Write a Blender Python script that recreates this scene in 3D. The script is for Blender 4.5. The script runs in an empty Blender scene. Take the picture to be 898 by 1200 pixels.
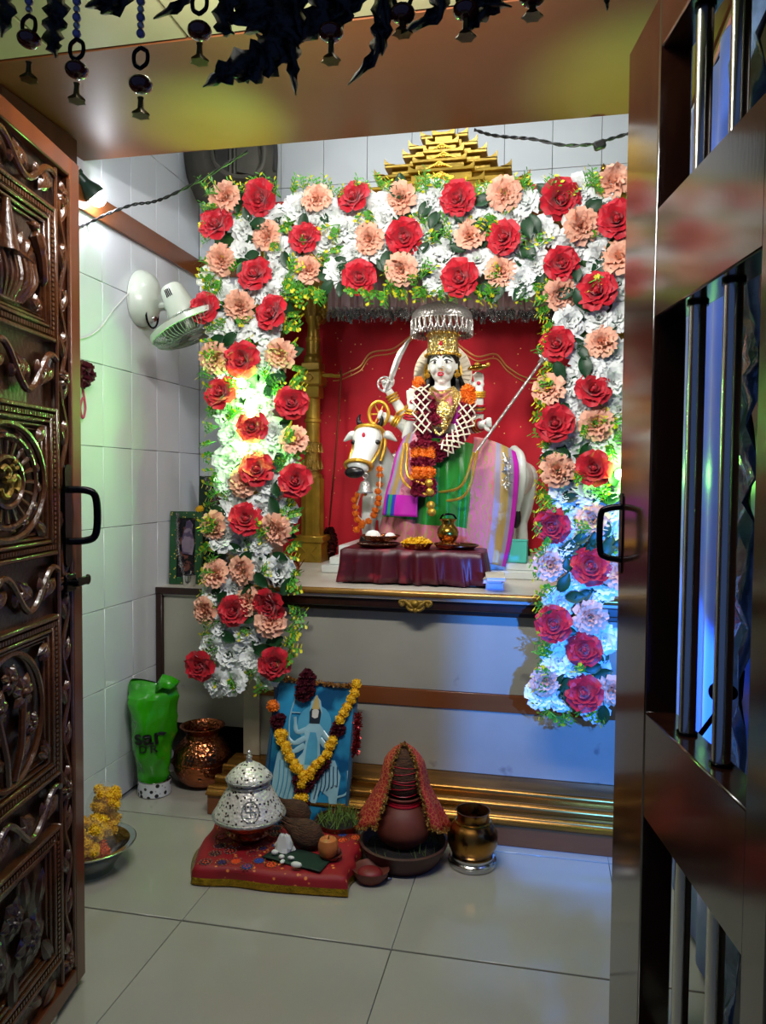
import bpy, bmesh, math, random
from mathutils import noise as mnoise
from mathutils import Vector, Matrix, Quaternion
random.seed(7)
R_ = math.radians
scene = bpy.context.scene
COL = scene.collection

# ---------------------------------------------------------------- camera
FPX, CX, CY = 900.0, 449.0, 600.0
CAMH = 1.25
yaw, pitch, roll = R_(12.0), R_(2.45), R_(-0.5)
cF = Vector((-math.sin(yaw)*math.cos(pitch), math.cos(yaw)*math.cos(pitch), -math.sin(pitch)))
cR0 = Vector((math.cos(yaw), math.sin(yaw), 0)); cU0 = cR0.cross(cF)
cR = cR0*math.cos(roll) - cU0*math.sin(roll)
cU = cU0*math.cos(roll) + cR0*math.sin(roll)
CAM = Vector((0, 0, CAMH))
cam_d = bpy.data.cameras.new('camera'); cam_o = bpy.data.objects.new('camera', cam_d); COL.objects.link(cam_o)
cam_d.sensor_fit = 'VERTICAL'; cam_d.sensor_height = 36; cam_d.lens = 36*FPX/1200
cam_d.clip_start = .02
cam_o.matrix_world = Matrix(((cR.x, cU.x, -cF.x, CAM.x), (cR.y, cU.y, -cF.y, CAM.y), (cR.z, cU.z, -cF.z, CAM.z), (0, 0, 0, 1)))
scene.camera = cam_o

def ray(px, py): return cR*((px-CX)/FPX) - cU*((py-CY)/FPX) + cF
def at(px, py, axis, val):
    d = ray(px, py); return CAM + d*((val-CAM[axis])/d[axis])
def onY(px, py, Y): return at(px, py, 1, Y)
def onZ(px, py, z=0.0): return at(px, py, 2, z)
def onX(px, py, X): return at(px, py, 0, X)

# ---------------------------------------------------------------- world, lights, exposure
w = bpy.data.worlds.new('world'); scene.world = w; w.use_nodes = True
w.node_tree.nodes['Background'].inputs[0].default_value = (.25, .42, 1, 1)
w.node_tree.nodes['Background'].inputs[1].default_value = .16
vs = scene.view_settings
vs.view_transform = 'Standard'; vs.look = 'None'; vs.exposure = 0.1; vs.gamma = 1.0; vs.use_curve_mapping = False

def light(name, kind, loc, energy, color, **k):
    d = bpy.data.lights.new(name, kind); o = bpy.data.objects.new(name, d); COL.objects.link(o)
    o.location = loc; d.energy = energy; d.color = color
    tgt = k.pop('target', None)
    if tgt is not None:
        o.rotation_euler = (Vector(tgt)-Vector(loc)).to_track_quat('-Z', 'Y').to_euler()
    for a, v in k.items(): setattr(d, a, v)
    return o
# added ceiling light just inside the doorway, out of view above the frame
light('added_ceiling_light', 'AREA', (-.45, 1.40, 2.26), 48, (1, .97, .95), shape='RECTANGLE', size=.9, size_y=.05, target=(-.45, 2.8, .95))
# clipped reflector lamp, then an added unseen fill lamp, aimed at the idol
light('idol_spot', 'SPOT', (-.93, 2.95, 2.04), 20, (1, .95, .88), spot_size=R_(110), spot_blend=.8, shadow_soft_size=.04, target=(-.42, 3.5, 1.25))
light('idol_spot', 'SPOT', (.02, 2.95, 2.06), 16, (1, .95, .90), spot_size=R_(110), spot_blend=.8, shadow_soft_size=.04, target=(-.45, 3.5, 1.3))
# blue lamp standing low behind the barred door
light('added_blue_lamp', 'SPOT', (.318, 1.550, .850), 125, (.03, .22, 1), spot_size=R_(66), spot_blend=.35, shadow_soft_size=.015, target=(.02, 2.9, .50))
# cove light added behind the soffit, out of view, to brighten the roof
light('added_cove_light', 'AREA', (-.45, 2.50, 2.78), 9, (.86, .93, 1), shape='RECTANGLE', size=1.3, size_y=.05, target=(-.45, 3.1, 2.35))

# ---------------------------------------------------------------- materials
MATS = {}
def srgb(c):
    if isinstance(c, str):
        c = c.lstrip('#'); c = [int(c[i:i+2], 16)/255 for i in (0, 2, 4)]
    return tuple((x/12.92 if x <= .04045 else ((x+.055)/1.055)**2.4) for x in c)
def mat(name, col, rough=.5, metal=0.0, var=.12, vscale=9.0, bump=0.0, bscale=60.0, btype='noise', emit=0.0, coat=0.0,
        trans=0.0, sub=0.0, col2=None, pat=None, pscale=20.0, pthr=.5, alpha=1.0, stretch=None, sheen=0.0, pmetal=None):
    m = bpy.data.materials.new(name); m.use_nodes = True
    nt = m.node_tree; N, L = nt.nodes, nt.links
    b = N['Principled BSDF']
    c = srgb(col)
    tc = N.new('ShaderNodeTexCoord'); mp = N.new('ShaderNodeMapping')
    L.new(tc.outputs['Object'], mp.inputs['Vector'])
    if stretch: mp.inputs['Scale'].default_value = stretch
    vec = mp.outputs['Vector']
    no = N.new('ShaderNodeTexNoise'); no.inputs['Scale'].default_value = vscale; no.inputs['Detail'].default_value = 4
    L.new(vec, no.inputs['Vector'])
    rp = N.new('ShaderNodeValToRGB')
    rp.color_ramp.elements[0].position = .3; rp.color_ramp.elements[1].position = .7
    rp.color_ramp.elements[0].color = tuple(x*(1-var) for x in c)+(1,)
    rp.color_ramp.elements[1].color = tuple(min(1, x*(1+var)) for x in c)+(1,)
    L.new(no.outputs['Fac'], rp.inputs['Fac'])
    out = rp.outputs['Color']
    if pat:
        c2 = srgb(col2)
        if pat == 'voronoi':
            t = N.new('ShaderNodeTexVoronoi'); t.inputs['Scale'].default_value = pscale; o = t.outputs['Distance']
        elif pat == 'edge':
            t = N.new('ShaderNodeTexVoronoi'); t.feature = 'DISTANCE_TO_EDGE'; t.inputs['Scale'].default_value = pscale; o = t.outputs['Distance']
        elif pat == 'noise':
            t = N.new('ShaderNodeTexNoise'); t.inputs['Scale'].default_value = pscale; t.inputs['Detail'].default_value = 3; o = t.outputs['Fac']
        elif pat == 'wave':
            t = N.new('ShaderNodeTexWave'); t.inputs['Scale'].default_value = pscale; t.inputs['Distortion'].default_value = 9; t.inputs['Detail Scale'].default_value = 1.6; o = t.outputs['Fac']
        elif pat == 'magic':
            t = N.new('ShaderNodeTexMagic'); t.inputs['Scale'].default_value = pscale; t.turbulence_depth = 3; o = t.outputs['Fac']
        L.new(vec, t.inputs['Vector'])
        r2 = N.new('ShaderNodeValToRGB'); r2.color_ramp.elements[0].position = max(0, pthr-.03); r2.color_ramp.elements[1].position = min(1, pthr+.03)
        r2.color_ramp.elements[0].color = (1, 1, 1, 1); r2.color_ramp.elements[1].color = (0, 0, 0, 1)
        L.new(o, r2.inputs['Fac'])
        mx = N.new('ShaderNodeMix'); mx.data_type = 'RGBA'
        L.new(r2.outputs['Color'], mx.inputs['Factor']); L.new(out, mx.inputs['A']); mx.inputs['B'].default_value = c2+(1,)
        out = mx.outputs['Result']
        if pmetal is not None:
            m2 = N.new('ShaderNodeMix'); m2.inputs['A'].default_value = metal; m2.inputs['B'].default_value = pmetal
            L.new(r2.outputs['Color'], m2.inputs['Factor']); L.new(m2.outputs['Result'], b.inputs['Metallic'])
    L.new(out, b.inputs['Base Color'])
    b.inputs['Roughness'].default_value = rough
    if pmetal is None: b.inputs['Metallic'].default_value = metal
    if coat: b.inputs['Coat Weight'].default_value = coat; b.inputs['Coat Roughness'].default_value = .12
    if trans: b.inputs['Transmission Weight'].default_value = trans
    if sub: b.inputs['Subsurface Weight'].default_value = sub; b.inputs['Subsurface Radius'].default_value = (.02, .015, .01)
    if sheen: b.inputs['Sheen Weight'].default_value = sheen
    if alpha < 1: b.inputs['Alpha'].default_value = alpha
    if emit:
        b.inputs['Emission Color'].default_value = c+(1,); b.inputs['Emission Strength'].default_value = emit
    if bump:
        if btype == 'noise':
            t = N.new('ShaderNodeTexNoise'); t.inputs['Detail'].default_value = 4; o = t.outputs['Fac']
        elif btype == 'voronoi':
            t = N.new('ShaderNodeTexVoronoi'); o = t.outputs['Distance']
        elif btype == 'wave':
            t = N.new('ShaderNodeTexWave'); t.inputs['Distortion'].default_value = 4; o = t.outputs['Fac']
        t.inputs['Scale'].default_value = bscale; L.new(vec, t.inputs['Vector'])
        bp = N.new('ShaderNodeBump'); bp.inputs['Strength'].default_value = min(1, bump); bp.inputs['Distance'].default_value = .01
        L.new(o, bp.inputs['Height']); L.new(bp.outputs['Normal'], b.inputs['Normal'])
    MATS[name] = m
    return m

mat('tile', '#d6dade', .16, var=.03, vscale=2, coat=.2)
mat('grout', '#6f7275', .8)
mat('floor_tile', '#9f9b8f', .13, var=.05, vscale=3, coat=.15)
mat('brown_laminate', '#7a4422', .22, var=.12, vscale=3, stretch=(1, 1, 6))
mat('soffit_brown', '#74401e', .46, var=.12, vscale=2.5)
mat('cream', '#b9b184', .35, var=.05, vscale=2)
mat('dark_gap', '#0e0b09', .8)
mat('dark_wood', '#2b150c', .3, var=.3, vscale=6, stretch=(6, 6, 1))
mat('carved_wood', '#4c2911', .26, var=.45, vscale=14, bump=.25, bscale=90, coat=.5)
mat('carved_dark', '#291308', .3, var=.45, vscale=14, bump=.2, bscale=90, coat=.4)
mat('door_strip', '#5e2d14', .28, var=.18, vscale=4, stretch=(5, 5, 1), coat=.3)
mat('grille_wood', '#26120a', .16, var=.35, vscale=5, stretch=(5, 5, 1), coat=.9, bump=.02, bscale=30)
mat('steel', '#c9c9c6', .16, 1.0, var=.06)
mat('dark_metal', '#17161a', .25, .9, var=.2)
mat('black', '#0a0a0a', .45, var=.2)
mat('black_gloss', '#0b090b', .2, var=.2)
mat('marble_slab', '#c9c3b6', .3, var=.12, vscale=7)
mat('altar_face', '#a6a494', .3, var=.1, vscale=3.5, pat='noise', col2='#85827a', pscale=9, pthr=.31)
mat('altar_paint', '#b3a98f', .5, var=.1, vscale=6)
mat('slab_edge', '#a98040', .25, .55, var=.25, vscale=12)
mat('gold_mould', '#8f6226', .24, .75, var=.35, vscale=5, stretch=(1, 6, 6))
mat('gold', '#a8862a', .32, .45, var=.25, vscale=16, bump=.12, bscale=70)
mat('gold_carved', '#947428', .36, .45, var=.4, vscale=30, bump=.5, bscale=140)
mat('gold_bright', '#e0ae3c', .28, .6, var=.2, vscale=30, bump=.25, bscale=220)
mat('gold_filigree', '#e6bd55', .28, .9, var=.15, vscale=30, pat='edge', col2='#f6e6a8', pscale=85, pthr=.12, bump=.6, bscale=120, btype='voronoi')
mat('brass', '#b08a3a', .22, 1.0, var=.3, vscale=14)
mat('brass_worn', '#a07034', .28, 1.0, var=.4, vscale=9, pat='noise', col2='#4a2c18', pscale=16, pthr=.43)
mat('copper', '#a5603c', .25, 1.0, var=.35, vscale=12, bump=.35, bscale=80, btype='voronoi')
mat('copper_dark', '#6b3420', .3, .9, var=.35, vscale=12)
mat('silver', '#b4b2ad', .3, .7, var=.12, vscale=20, bump=.3, bscale=130, btype='voronoi')
mat('silver_pierced', '#e6e0d2', .35, .3, var=.1, vscale=20, pat='voronoi', col2='#3a322a', pscale=80, pthr=.31, bump=.25, bscale=95, btype='voronoi')
mat('tinsel', '#a8a8aa', .2, .9, var=.5, vscale=150, bump=.8, bscale=200)
mat('red_velvet', '#cb0a26', .75, var=.18, vscale=4, bump=.12, bscale=14, sheen=.3)
mat('gold_thread', '#e8b46a', .35, .5, var=.1)
mat('pink_satin', '#c6a4a6', .4, var=.25, vscale=12, stretch=(6, 1, 1))
mat('marble_white', '#dfe4df', .3, var=.03, vscale=5, sub=.0, coat=.25)
mat('hoof', '#120f10', .3)
# ---------------------------------------------------------------- mesh helpers
ORG = {}
def V(*a): return Vector(a)
class MB:
    def __init__(s): s.v = []; s.f = []; s.m = []; s.T = None; s.mi = 0
    def add(s, vs, fs, mi=None):
        o = len(s.v)
        if s.T is not None: vs = [s.T @ Vector(p) for p in vs]
        s.v += [Vector(p) for p in vs]
        for i, f in enumerate(fs):
            s.f.append(tuple(o+k for k in f)); s.m.append(s.mi if mi is None else (mi[i] if isinstance(mi, list) else mi))
        return s
    def box(s, c, d, rz=0.0, bev=0.0, Q=None):
        c = Vector(c); hx, hy, hz = d[0]/2, d[1]/2, d[2]/2
        if bev <= 0:
            vs = [V(x, y, z) for z in (-hz, hz) for y in (-hy, hy) for x in (-hx, hx)]
            fs = [(0, 2, 3, 1), (4, 5, 7, 6), (0, 1, 5, 4), (2, 6, 7, 3), (0, 4, 6, 2), (1, 3, 7, 5)]
        else:
            bm = bmesh.new(); bmesh.ops.create_cube(bm, size=1)
            bmesh.ops.scale(bm, vec=d, verts=bm.verts)
            bmesh.ops.bevel(bm, geom=bm.edges[:], offset=min(bev, .45*min(d)), segments=1, profile=.5, affect='EDGES')
            bm.verts.index_update(); vs = [v.co.copy() for v in bm.verts]; fs = [tuple(v.index for v in f.verts) for f in bm.faces]; bm.free()
        q = Q if Q is not None else Matrix.Rotation(rz, 3, 'Z')
        return s.add([c + q @ p for p in vs], fs)
    def lathe(s, prof, c=(0, 0, 0), n=28, axis=(0, 0, 1), ang=None, fr=None):
        c = Vector(c); q = Vector((0, 0, 1)).rotation_difference(Vector(axis).normalized()).to_matrix()
        vs = []; fs = []; m = len(prof)
        for i in range(n):
            a = 2*math.pi*i/n
            for r, z in prof:
                rr = r if fr is None else r*fr(a, z)
                vs.append(c + q @ V(rr*math.cos(a), rr*math.sin(a), z))
        for i in range(n):
            j = (i+1) % n
            for k in range(m-1): fs.append((i*m+k, j*m+k, j*m+k+1, i*m+k+1))
        for k in (0, m-1):
            if prof[k][0] > 1e-5:
                f = [i*m+k for i in range(n)]; fs.append(tuple(reversed(f)) if k == 0 else tuple(f))
        return s.add(vs, fs)
    def tube(s, pts, r, n=8, closed=False, caps=True, up=None):
        pts = [Vector(p) for p in pts]; N = len(pts)
        rs = r if isinstance(r, (list, tuple)) else [r]*N
        rs = [(x, x) if not isinstance(x, (list, tuple)) else x for x in rs]
        vs = []; fs = []; pu = None
        for i in range(N):
            if closed: t = pts[(i+1) % N]-pts[i-1]
            else: t = pts[min(i+1, N-1)]-pts[max(i-1, 0)]
            if t.length < 1e-9: t = V(0, 0, 1)
            t.normalize()
            if pu is None:
                u = Vector(up) if up is not None else (V(0, 0, 1) if abs(t.z) < .9 else V(0, 1, 0))
            else: u = pu
            u = u - t*u.dot(t)
            if u.length < 1e-6: u = t.orthogonal()
            u.normalize(); pu = u; b = t.cross(u)
            for k in range(n):
                a = 2*math.pi*k/n
                vs.append(pts[i] + u*(rs[i][0]*math.cos(a)) + b*(rs[i][1]*math.sin(a)))
        for i in range(N if closed else N-1):
            j = (i+1) % N
            for k in range(n):
                l = (k+1) % n; fs.append((i*n+k, i*n+l, j*n+l, j*n+k))
        if not closed and caps:
            fs.append(tuple(reversed(range(n)))); fs.append(tuple((N-1)*n+k for k in range(n)))
        return s.add(vs, fs)
    def ell(s, c, r, n=12, m=8, Q=None):
        c = Vector(c); r = r if isinstance(r, (tuple, list)) else (r, r, r)
        q = Q if Q is not None else Matrix.Identity(3)
        vs = [c + q @ V(0, 0, -r[2])]; fs = []
        for j in range(1, m):
            p = -math.pi/2 + math.pi*j/m
            for i in range(n):
                a = 2*math.pi*i/n
                vs.append(c + q @ V(r[0]*math.cos(p)*math.cos(a), r[1]*math.cos(p)*math.sin(a), r[2]*math.sin(p)))
        vs.append(c + q @ V(0, 0, r[2])); T = len(vs)-1
        for i in range(n):
            fs.append((0, 1+(i+1) % n, 1+i))
            fs.append((T, T-n+i, T-n+(i+1) % n))
        for j in range(m-2):
            for i in range(n):
                a = 1+j*n+i; b = 1+j*n+(i+1) % n; fs.append((a, b, b+n, a+n))
        return s.add(vs, fs)
    def grid(s, rows, mi=None, closed=False):
        nr, nc = len(rows), len(rows[0]); fs = []; ms = []
        for i in range(nr-1):
            for j in range(nc if closed else nc-1):
                k = (j+1) % nc
                fs.append((i*nc+j, i*nc+k, (i+1)*nc+k, (i+1)*nc+j))
                if mi: ms.append(mi(i/(nr-1), j/(nc-1)))
        return s.add([p for r in rows for p in r], fs, ms if mi else None)
    def prism(s, poly, h, o, ex, ey, ez):
        # 2D outline in the (ex, ey) frame at o, extruded by h along ez
        o, ex, ey, ez = Vector(o), Vector(ex), Vector(ey), Vector(ez); n = len(poly)
        vs = [o+ex*p[0]+ey*p[1] for p in poly]+[o+ex*p[0]+ey*p[1]+ez*h for p in poly]
        fs = [tuple(reversed(range(n))), tuple(range(n, 2*n))]+[(i, (i+1) % n, n+(i+1) % n, n+i) for i in range(n)]
        return s.add(vs, fs)
    def mesh(s, name, mats, sharp=38, org=(0, 0, 0), weld=False):
        me = bpy.data.meshes.new(name); org = Vector(org)
        me.from_pydata([p-org for p in s.v], [], s.f)
        if isinstance(mats, str): mats = [mats]
        for m in mats: me.materials.append(MATS[m])
        me.polygons.foreach_set('material_index', [min(k, len(mats)-1) for k in s.m])
        bm = bmesh.new(); bm.from_mesh(me)
        if weld: bmesh.ops.remove_doubles(bm, verts=bm.verts, dist=1e-5)
        bmesh.ops.recalc_face_normals(bm, faces=bm.faces); bm.to_mesh(me); bm.free()
        me.polygons.foreach_set('use_smooth', [True]*len(me.polygons))
        if sharp: me.set_sharp_from_angle(angle=R_(sharp))
        me.update(); return me
    def build(s, name, mats, parent=None, sharp=38, org=None, weld=False, solid=0.0, sub=0):
        # one mesh object; coordinates are world metres, made local to the parent's origin
        if org is None:
            if parent is not None: org = ORG[parent.name]
            else:
                xs = [p.x for p in s.v]; ys = [p.y for p in s.v]; zs = [p.z for p in s.v]
                org = V((min(xs)+max(xs))/2, (min(ys)+max(ys))/2, min(zs))
        me = s.mesh(name, mats, sharp, org, weld)
        o = bpy.data.objects.new(name, me); COL.objects.link(o)
        if parent is None: o.location = org
        else: o.parent = parent
        ORG[o.name] = Vector(org)
        if solid:
            k = o.modifiers.new('solidify', 'SOLIDIFY'); k.thickness = solid; k.offset = 0
        if sub:
            k = o.modifiers.new('subdivision', 'SUBSURF'); k.levels = sub; k.render_levels = sub
        return o
def tag(o, label=None, cat=None, group=None, kind=None):
    if label: o['label'] = label
    if cat: o['category'] = cat
    if group: o['group'] = group
    if kind: o['kind'] = kind
    return o
def thing(name, loc, label=None, cat=None, group=None, kind=None):
    o = bpy.data.objects.new(name, None); COL.objects.link(o); o.location = loc; o.empty_display_size = .05
    ORG[o.name] = Vector(loc); return tag(o, label, cat, group, kind)
def inst(name, me, parent, loc, rot=None, scale=1.0):
    # a part that shares mesh data: loc in world coordinates
    o = bpy.data.objects.new(name, me); COL.objects.link(o)
    base = ORG[parent.name] if parent is not None else V(0, 0, 0)
    o.parent = parent; o.location = Vector(loc)-base
    if rot is not None:
        o.rotation_mode = 'QUATERNION'; o.rotation_quaternion = rot if isinstance(rot, Quaternion) else rot.to_quaternion()
    o.scale = (scale,)*3 if not isinstance(scale, (tuple, list)) else scale
    ORG[o.name] = Vector(loc); return o
def cr(pts, n=8, closed=False):
    # Catmull-Rom through points
    P = [Vector(p) for p in pts]; N = len(P); out = []
    for i in range(N if closed else N-1):
        p1, p2 = P[i], P[(i+1) % N]
        p0 = P[i-1] if (i > 0 or closed) else p1*2-p2
        p3 = P[(i+2) % N] if (i+2 < N or closed) else p2*2-p1
        for k in range(n):
            t = k/n
            out.append(.5*((2*p1)+(p2-p0)*t+(2*p0-5*p1+4*p2-p3)*t*t+(3*p1-p0-3*p2+p3)*t**3))
    if not closed: out.append(P[-1].copy())
    return out
def sheet(rows, nu=6, nv=6):
    # control rows of points -> fine smooth rows
    fine = [cr(r, nu) for r in rows]
    cols = [cr([fine[i][j] for i in range(len(fine))], nv) for j in range(len(fine[0]))]
    return [[cols[j][i] for j in range(len(cols))] for i in range(len(cols[0]))]
def circ(c, r, n, ex=(1, 0, 0), ey=(0, 0, 1), a0=0, a1=2*math.pi, full=True):
    c, ex, ey = Vector(c), Vector(ex), Vector(ey); m = n if full else n-1
    return [c+ex*(r*math.cos(a0+(a1-a0)*i/m))+ey*(r*math.sin(a0+(a1-a0)*i/m)) for i in range(n)]
def rnd(a, b): return random.uniform(a, b)

# ---------------------------------------------------------------- room shell
XL, XR, YB, YD = -1.60, .44, 3.36, .78
ZC = 2.90
def shell(name, c, d, m): return tag(MB().box(c, d).build(name, m), kind='structure')
fl = shell('floor', ((XL+XR)/2, 1.62, -.03), (XR-XL+.1, 3.6, .06), 'grout')
tl = MB().box((0, 0, .004), (.5985, .5985, .008), bev=.0012).mesh('floor_tile', 'floor_tile')
for i in range(-2, 4):
    for j in range(-3, 3):
        cx = -.98+.6*i+.3; cy = 1.945+.605*j+.3
        x0, x1 = max(cx-.3, XL), min(cx+.3, XR)
        if x1-x0 < .03 or cy > 3.4: continue
        inst('tile', tl, fl, ((x0+x1)/2, cy, .0), scale=((x1-x0)/.6, 1.0, 1.0))
FZ = .008
wl = shell('wall_left', (XL-.06, (YD+YB)/2, ZC/2), (.1, YB-YD+.2, ZC), 'grout')
tw = MB().box((0, 0, 0), (.01, .1982, .2982), bev=.0015).mesh('wall_tile', 'tile')
tb = MB().box((0, 0, 0), (.1982, .01, .2982), bev=.0015).mesh('wall_tile', 'tile')
zr = [FZ]+[.16+.3*k for k in range(10)]
for a, b in zip(zr[:-1], zr[1:]):
    b = min(b, ZC)
    if b-a < .05: continue
    for k in range(13):
        y1 = YB-.2*k
        if y1-.2 < YD-.05: continue
        inst('tile', tw, wl, (XL-.005, y1-.1, (a+b)/2), scale=(1, 1, (b-a)/.3))
# back wall with the shrine alcove left open
AX0, AX1, AZ0, AZ1, AYB = -1.34, .40, .78, 2.33, 3.84
wb = shell('wall_back', ((AX0+AX1)/2, YB+.06, (AZ1+ZC)/2), (AX1-AX0, .1, ZC-AZ1), 'grout')
shell('wall_back_left', ((XL+AX0)/2, YB+.06, ZC/2), (AX0-XL, .1, ZC), 'grout')
shell('wall_back_right', ((XR+AX1)/2, YB+.06, ZC/2), (XR-AX1, .1, ZC), 'grout')
shell('wall_back_lower', ((AX0+AX1)/2, YB+.06, AZ0/2), (AX1-AX0, .1, AZ0), 'grout')
shell('wall_alcove_back', ((AX0+AX1)/2, AYB+.03, (AZ0+AZ1)/2), (AX1-AX0+.1, .06, AZ1-AZ0+.1), 'altar_paint')
shell('wall_alcove_left', (AX0-.025, (YB+AYB)/2+.05, (AZ0+AZ1)/2), (.05, AYB-YB-.1, AZ1-AZ0), 'altar_paint')
shell('wall_alcove_right', (AX1+.025, (YB+AYB)/2+.05, (AZ0+AZ1)/2), (.05, AYB-YB-.1, AZ1-AZ0), 'altar_paint')
shell('ceiling_alcove', ((AX0+AX1)/2, (YB+AYB)/2+.05, AZ1+.025), (AX1-AX0, AYB-YB-.1, .05), 'altar_paint')
for a, b in zip(zr[:-1], zr[1:]):
    b = min(b, ZC)
    for k in range(12):
        x0 = XL+.2*k; x1 = min(x0+.2, XR)
        if x1-x0 < .03: continue
        cells = [(x0, x1)]
        if b > AZ0+.01 and a < AZ1-.08:
            cells = []
            if x0 < AX0: cells.append((x0, min(x1, AX0)))
            if x1 > AX1: cells.append((max(x0, AX1), x1))
        for p, q in cells:
            if q-p > .03: inst('tile', tb, wb, ((p+q)/2, YB+.005, (a+b)/2), scale=((q-p)/.2, 1, (b-a)/.3))
wr = shell('wall_right', (XR+.06, (YD+YB)/2, ZC/2), (.1, YB-YD+.2, ZC), 'grout')
for a, b in zip(zr[:-1], zr[1:]):
    b = min(b, ZC)
    if b-a < .05: continue
    for k in range(13):
        y1 = YB-.2*k
        if y1-.2 < YD-.05: continue
        inst('tile', tw, wr, (XR+.005, y1-.1, (a+b)/2), scale=(1, 1, (b-a)/.3))
# wall bands
tag(MB().box((XL+.007, (1.9+YB)/2, 2.213), (.014, YB-1.9, .083), bev=.002).build('trim_1', 'brown_laminate'), kind='structure')
tag(MB().box(((XL+AX0)/2, YB-.007, 2.213), (AX0-XL-.03, .014, .083), bev=.002).build('trim_2', 'brown_laminate'), kind='structure')
# ceilings: cream panels over the doorway, brown glossy soffit, high ceiling over the shrine
ce = shell('ceiling', ((XL+XR)/2, 2.05, ZC+.03), (XR-XL+.2, 2.9, .06), 'cream')
so = shell('ceiling_soffit', ((XL+XR)/2, (1.835+2.45)/2, 2.375), (XR-XL, 2.45-1.835, .05), 'soffit_brown')
cp = MB(); cp.box(((XL+XR)/2, (YD+1.835)/2, 2.379), (XR-XL, 1.835-YD-.004, .03)); cp = tag(cp.build('ceiling_front', 'dark_gap'), kind='structure')
cpm = MB().box((0, 0, 0), (.366, 1.835-YD-.012, .012), bev=.003).mesh('ceiling_panel', 'cream')
for k in range(7):
    x0 = max(XL, -1.64+.37*k); x1 = min(XR, -1.27+.37*k)
    if x1-x0 > .05: inst('panel', cpm, cp, ((x0+x1)/2, (YD+1.835)/2, 2.358), scale=((x1-x0)/.37, 1, 1))
# dark pilaster on the side wall behind the open leaf
tag(MB().box((XL+.045, 2.1, 1.175), (.09, .36, 2.335), bev=.004).build('trim_3', 'dark_wood'), kind='structure')
# door frame: jambs and lintel around the opening
tag(MB().box((-1.065, .86, 1.12), (.07, .12, 2.24), bev=.006).build('trim_4', 'dark_wood'), kind='structure')
tag(MB().box((.355, .86, 1.12), (.07, .12, 2.24), bev=.006).build('trim_5', 'dark_wood'), kind='structure')
tag(MB().box((-.355, .86, 2.20), (1.35, .12, .10), bev=.006).build('trim_6', 'dark_wood'), kind='structure')
shell('wall_front', (-1.38, .82, 1.45), (.55, .1, 2.9), 'altar_paint')
shell('wall_front_right', (.44, .82, 1.45), (.09, .1, 2.9), 'altar_paint')
tag(MB().box((XR-.006, 1.80, 1.17), (.012, 1.72, 2.33), bev=.002).build('trim_7', 'dark_wood'), kind='structure')  # dark board added to keep the gaps between the bars dark
shell('wall_front_top', (-.355, .82, 2.58), (1.5, .1, .65), 'altar_paint')
# body of the added lamp, a tilted batten under the front ceiling (out of frame)
lp = thing('added_ceiling_lamp', (-.45, 1.37, 2.30), 'added white batten lamp tilted towards the shrine under the front ceiling', 'lamp')
qb = Matrix.Rotation(R_(-43), 3, 'X')
MB().box((-.45, 1.378, 2.28), (.96, .07, .024), Q=qb, bev=.004).build('housing', 'steel', lp)
for x in (-.8, -.1): MB().box((x, 1.37, 2.33), (.03, .02, .08), bev=.002).build('bracket', 'steel', lp)
# ---------------------------------------------------------------- carved door leaf (left)
DL = V(-.164, .987, 0).normalized(); NL = V(DL.y, -DL.x, 0)          # along the leaf towards its free edge, and out of its face
PL = V(-1.096, 1.647, 0)
def dl(u, z, h=0.0): return PL - DL*u + NL*h + V(0, 0, z)
QL = Matrix((( -DL.x, NL.x, 0), (-DL.y, NL.y, 0), (0, 0, 1)))          # columns: u, out, z
def dbox(m, u0, u1, z0, z1, h0, h1, bev=.002):
    return m.box(dl((u0+u1)/2, (z0+z1)/2, (h0+h1)/2), (abs(u1-u0), abs(h1-h0), z1-z0), Q=QL, bev=bev)
LW = .64
door1 = thing('door_1', dl(LW/2, 0), 'dark carved wooden door leaf with wheel panel and black pull handle', kind='structure')
b = MB(); dbox(b, 0, LW, .03, 1.98, -.045, -.012, .002); b.build('leaf', 'carved_dark', door1)
rails = [(1.84, 1.93), (1.535, 1.60-.06+.0), ]
panels = [(1.545, 1.84), (1.075, 1.40), (.575, .94), (.14, .46)]
vines = [(1.845, 1.935), (1.40, 1.545), (.94, 1.075), (.46, .575), (.075, .14)]
# plain border strips
for (u0, u1, z0, z1) in ((0, .048, .03, 1.98), (LW-.048, LW, .03, 1.98)):
    b = MB(); dbox(b, u0, u1, z0, z1, -.02, .008, .003); b.build('stile', 'door_strip', door1)
for (z0, z1) in ((1.937, 1.98), (.03, .072)):
    b = MB(); dbox(b, .048, LW-.048, z0, z1, -.02, .008, .003); b.build('rail', 'door_strip', door1)
# thin lips along the border
b = MB()
for u in (.05, .112, LW-.05, LW-.112): b.tube([dl(u, .08, .003), dl(u, 1.93, .003)], .0045, 6)
b.build('edge_bead', 'carved_wood', door1)
def leafshape(m, u, z, a, L, w, h=.0):
    # a raised pointed leaf on the door face
    d = V(math.cos(a), math.sin(a), 0); e = V(-d.y, d.x, 0); rows = []
    for i in range(6):
        t = i/5; ww = w*math.sin(math.pi*min(1, t*.92+.06))**.8; row = []
        for k in (-1, -.5, 0, .5, 1):
            p = d*(L*t)+e*(ww*k)
            row.append(dl(u+p.x, z+p.y, h+.011*(1-k*k)*math.sin(math.pi*(t*.9+.08)) - .004*(k == 0)))
        rows.append(row)
    m.grid(rows)
def rosette(m, u, z, r, n=6, h=.0):
    for k in range(n): leafshape(m, u, z, 2*math.pi*k/n+.3, r, r*.34, h)
    m.ell(dl(u, z, h+.006), (r*.25, r*.25, r*.25), 8, 6)
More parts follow.
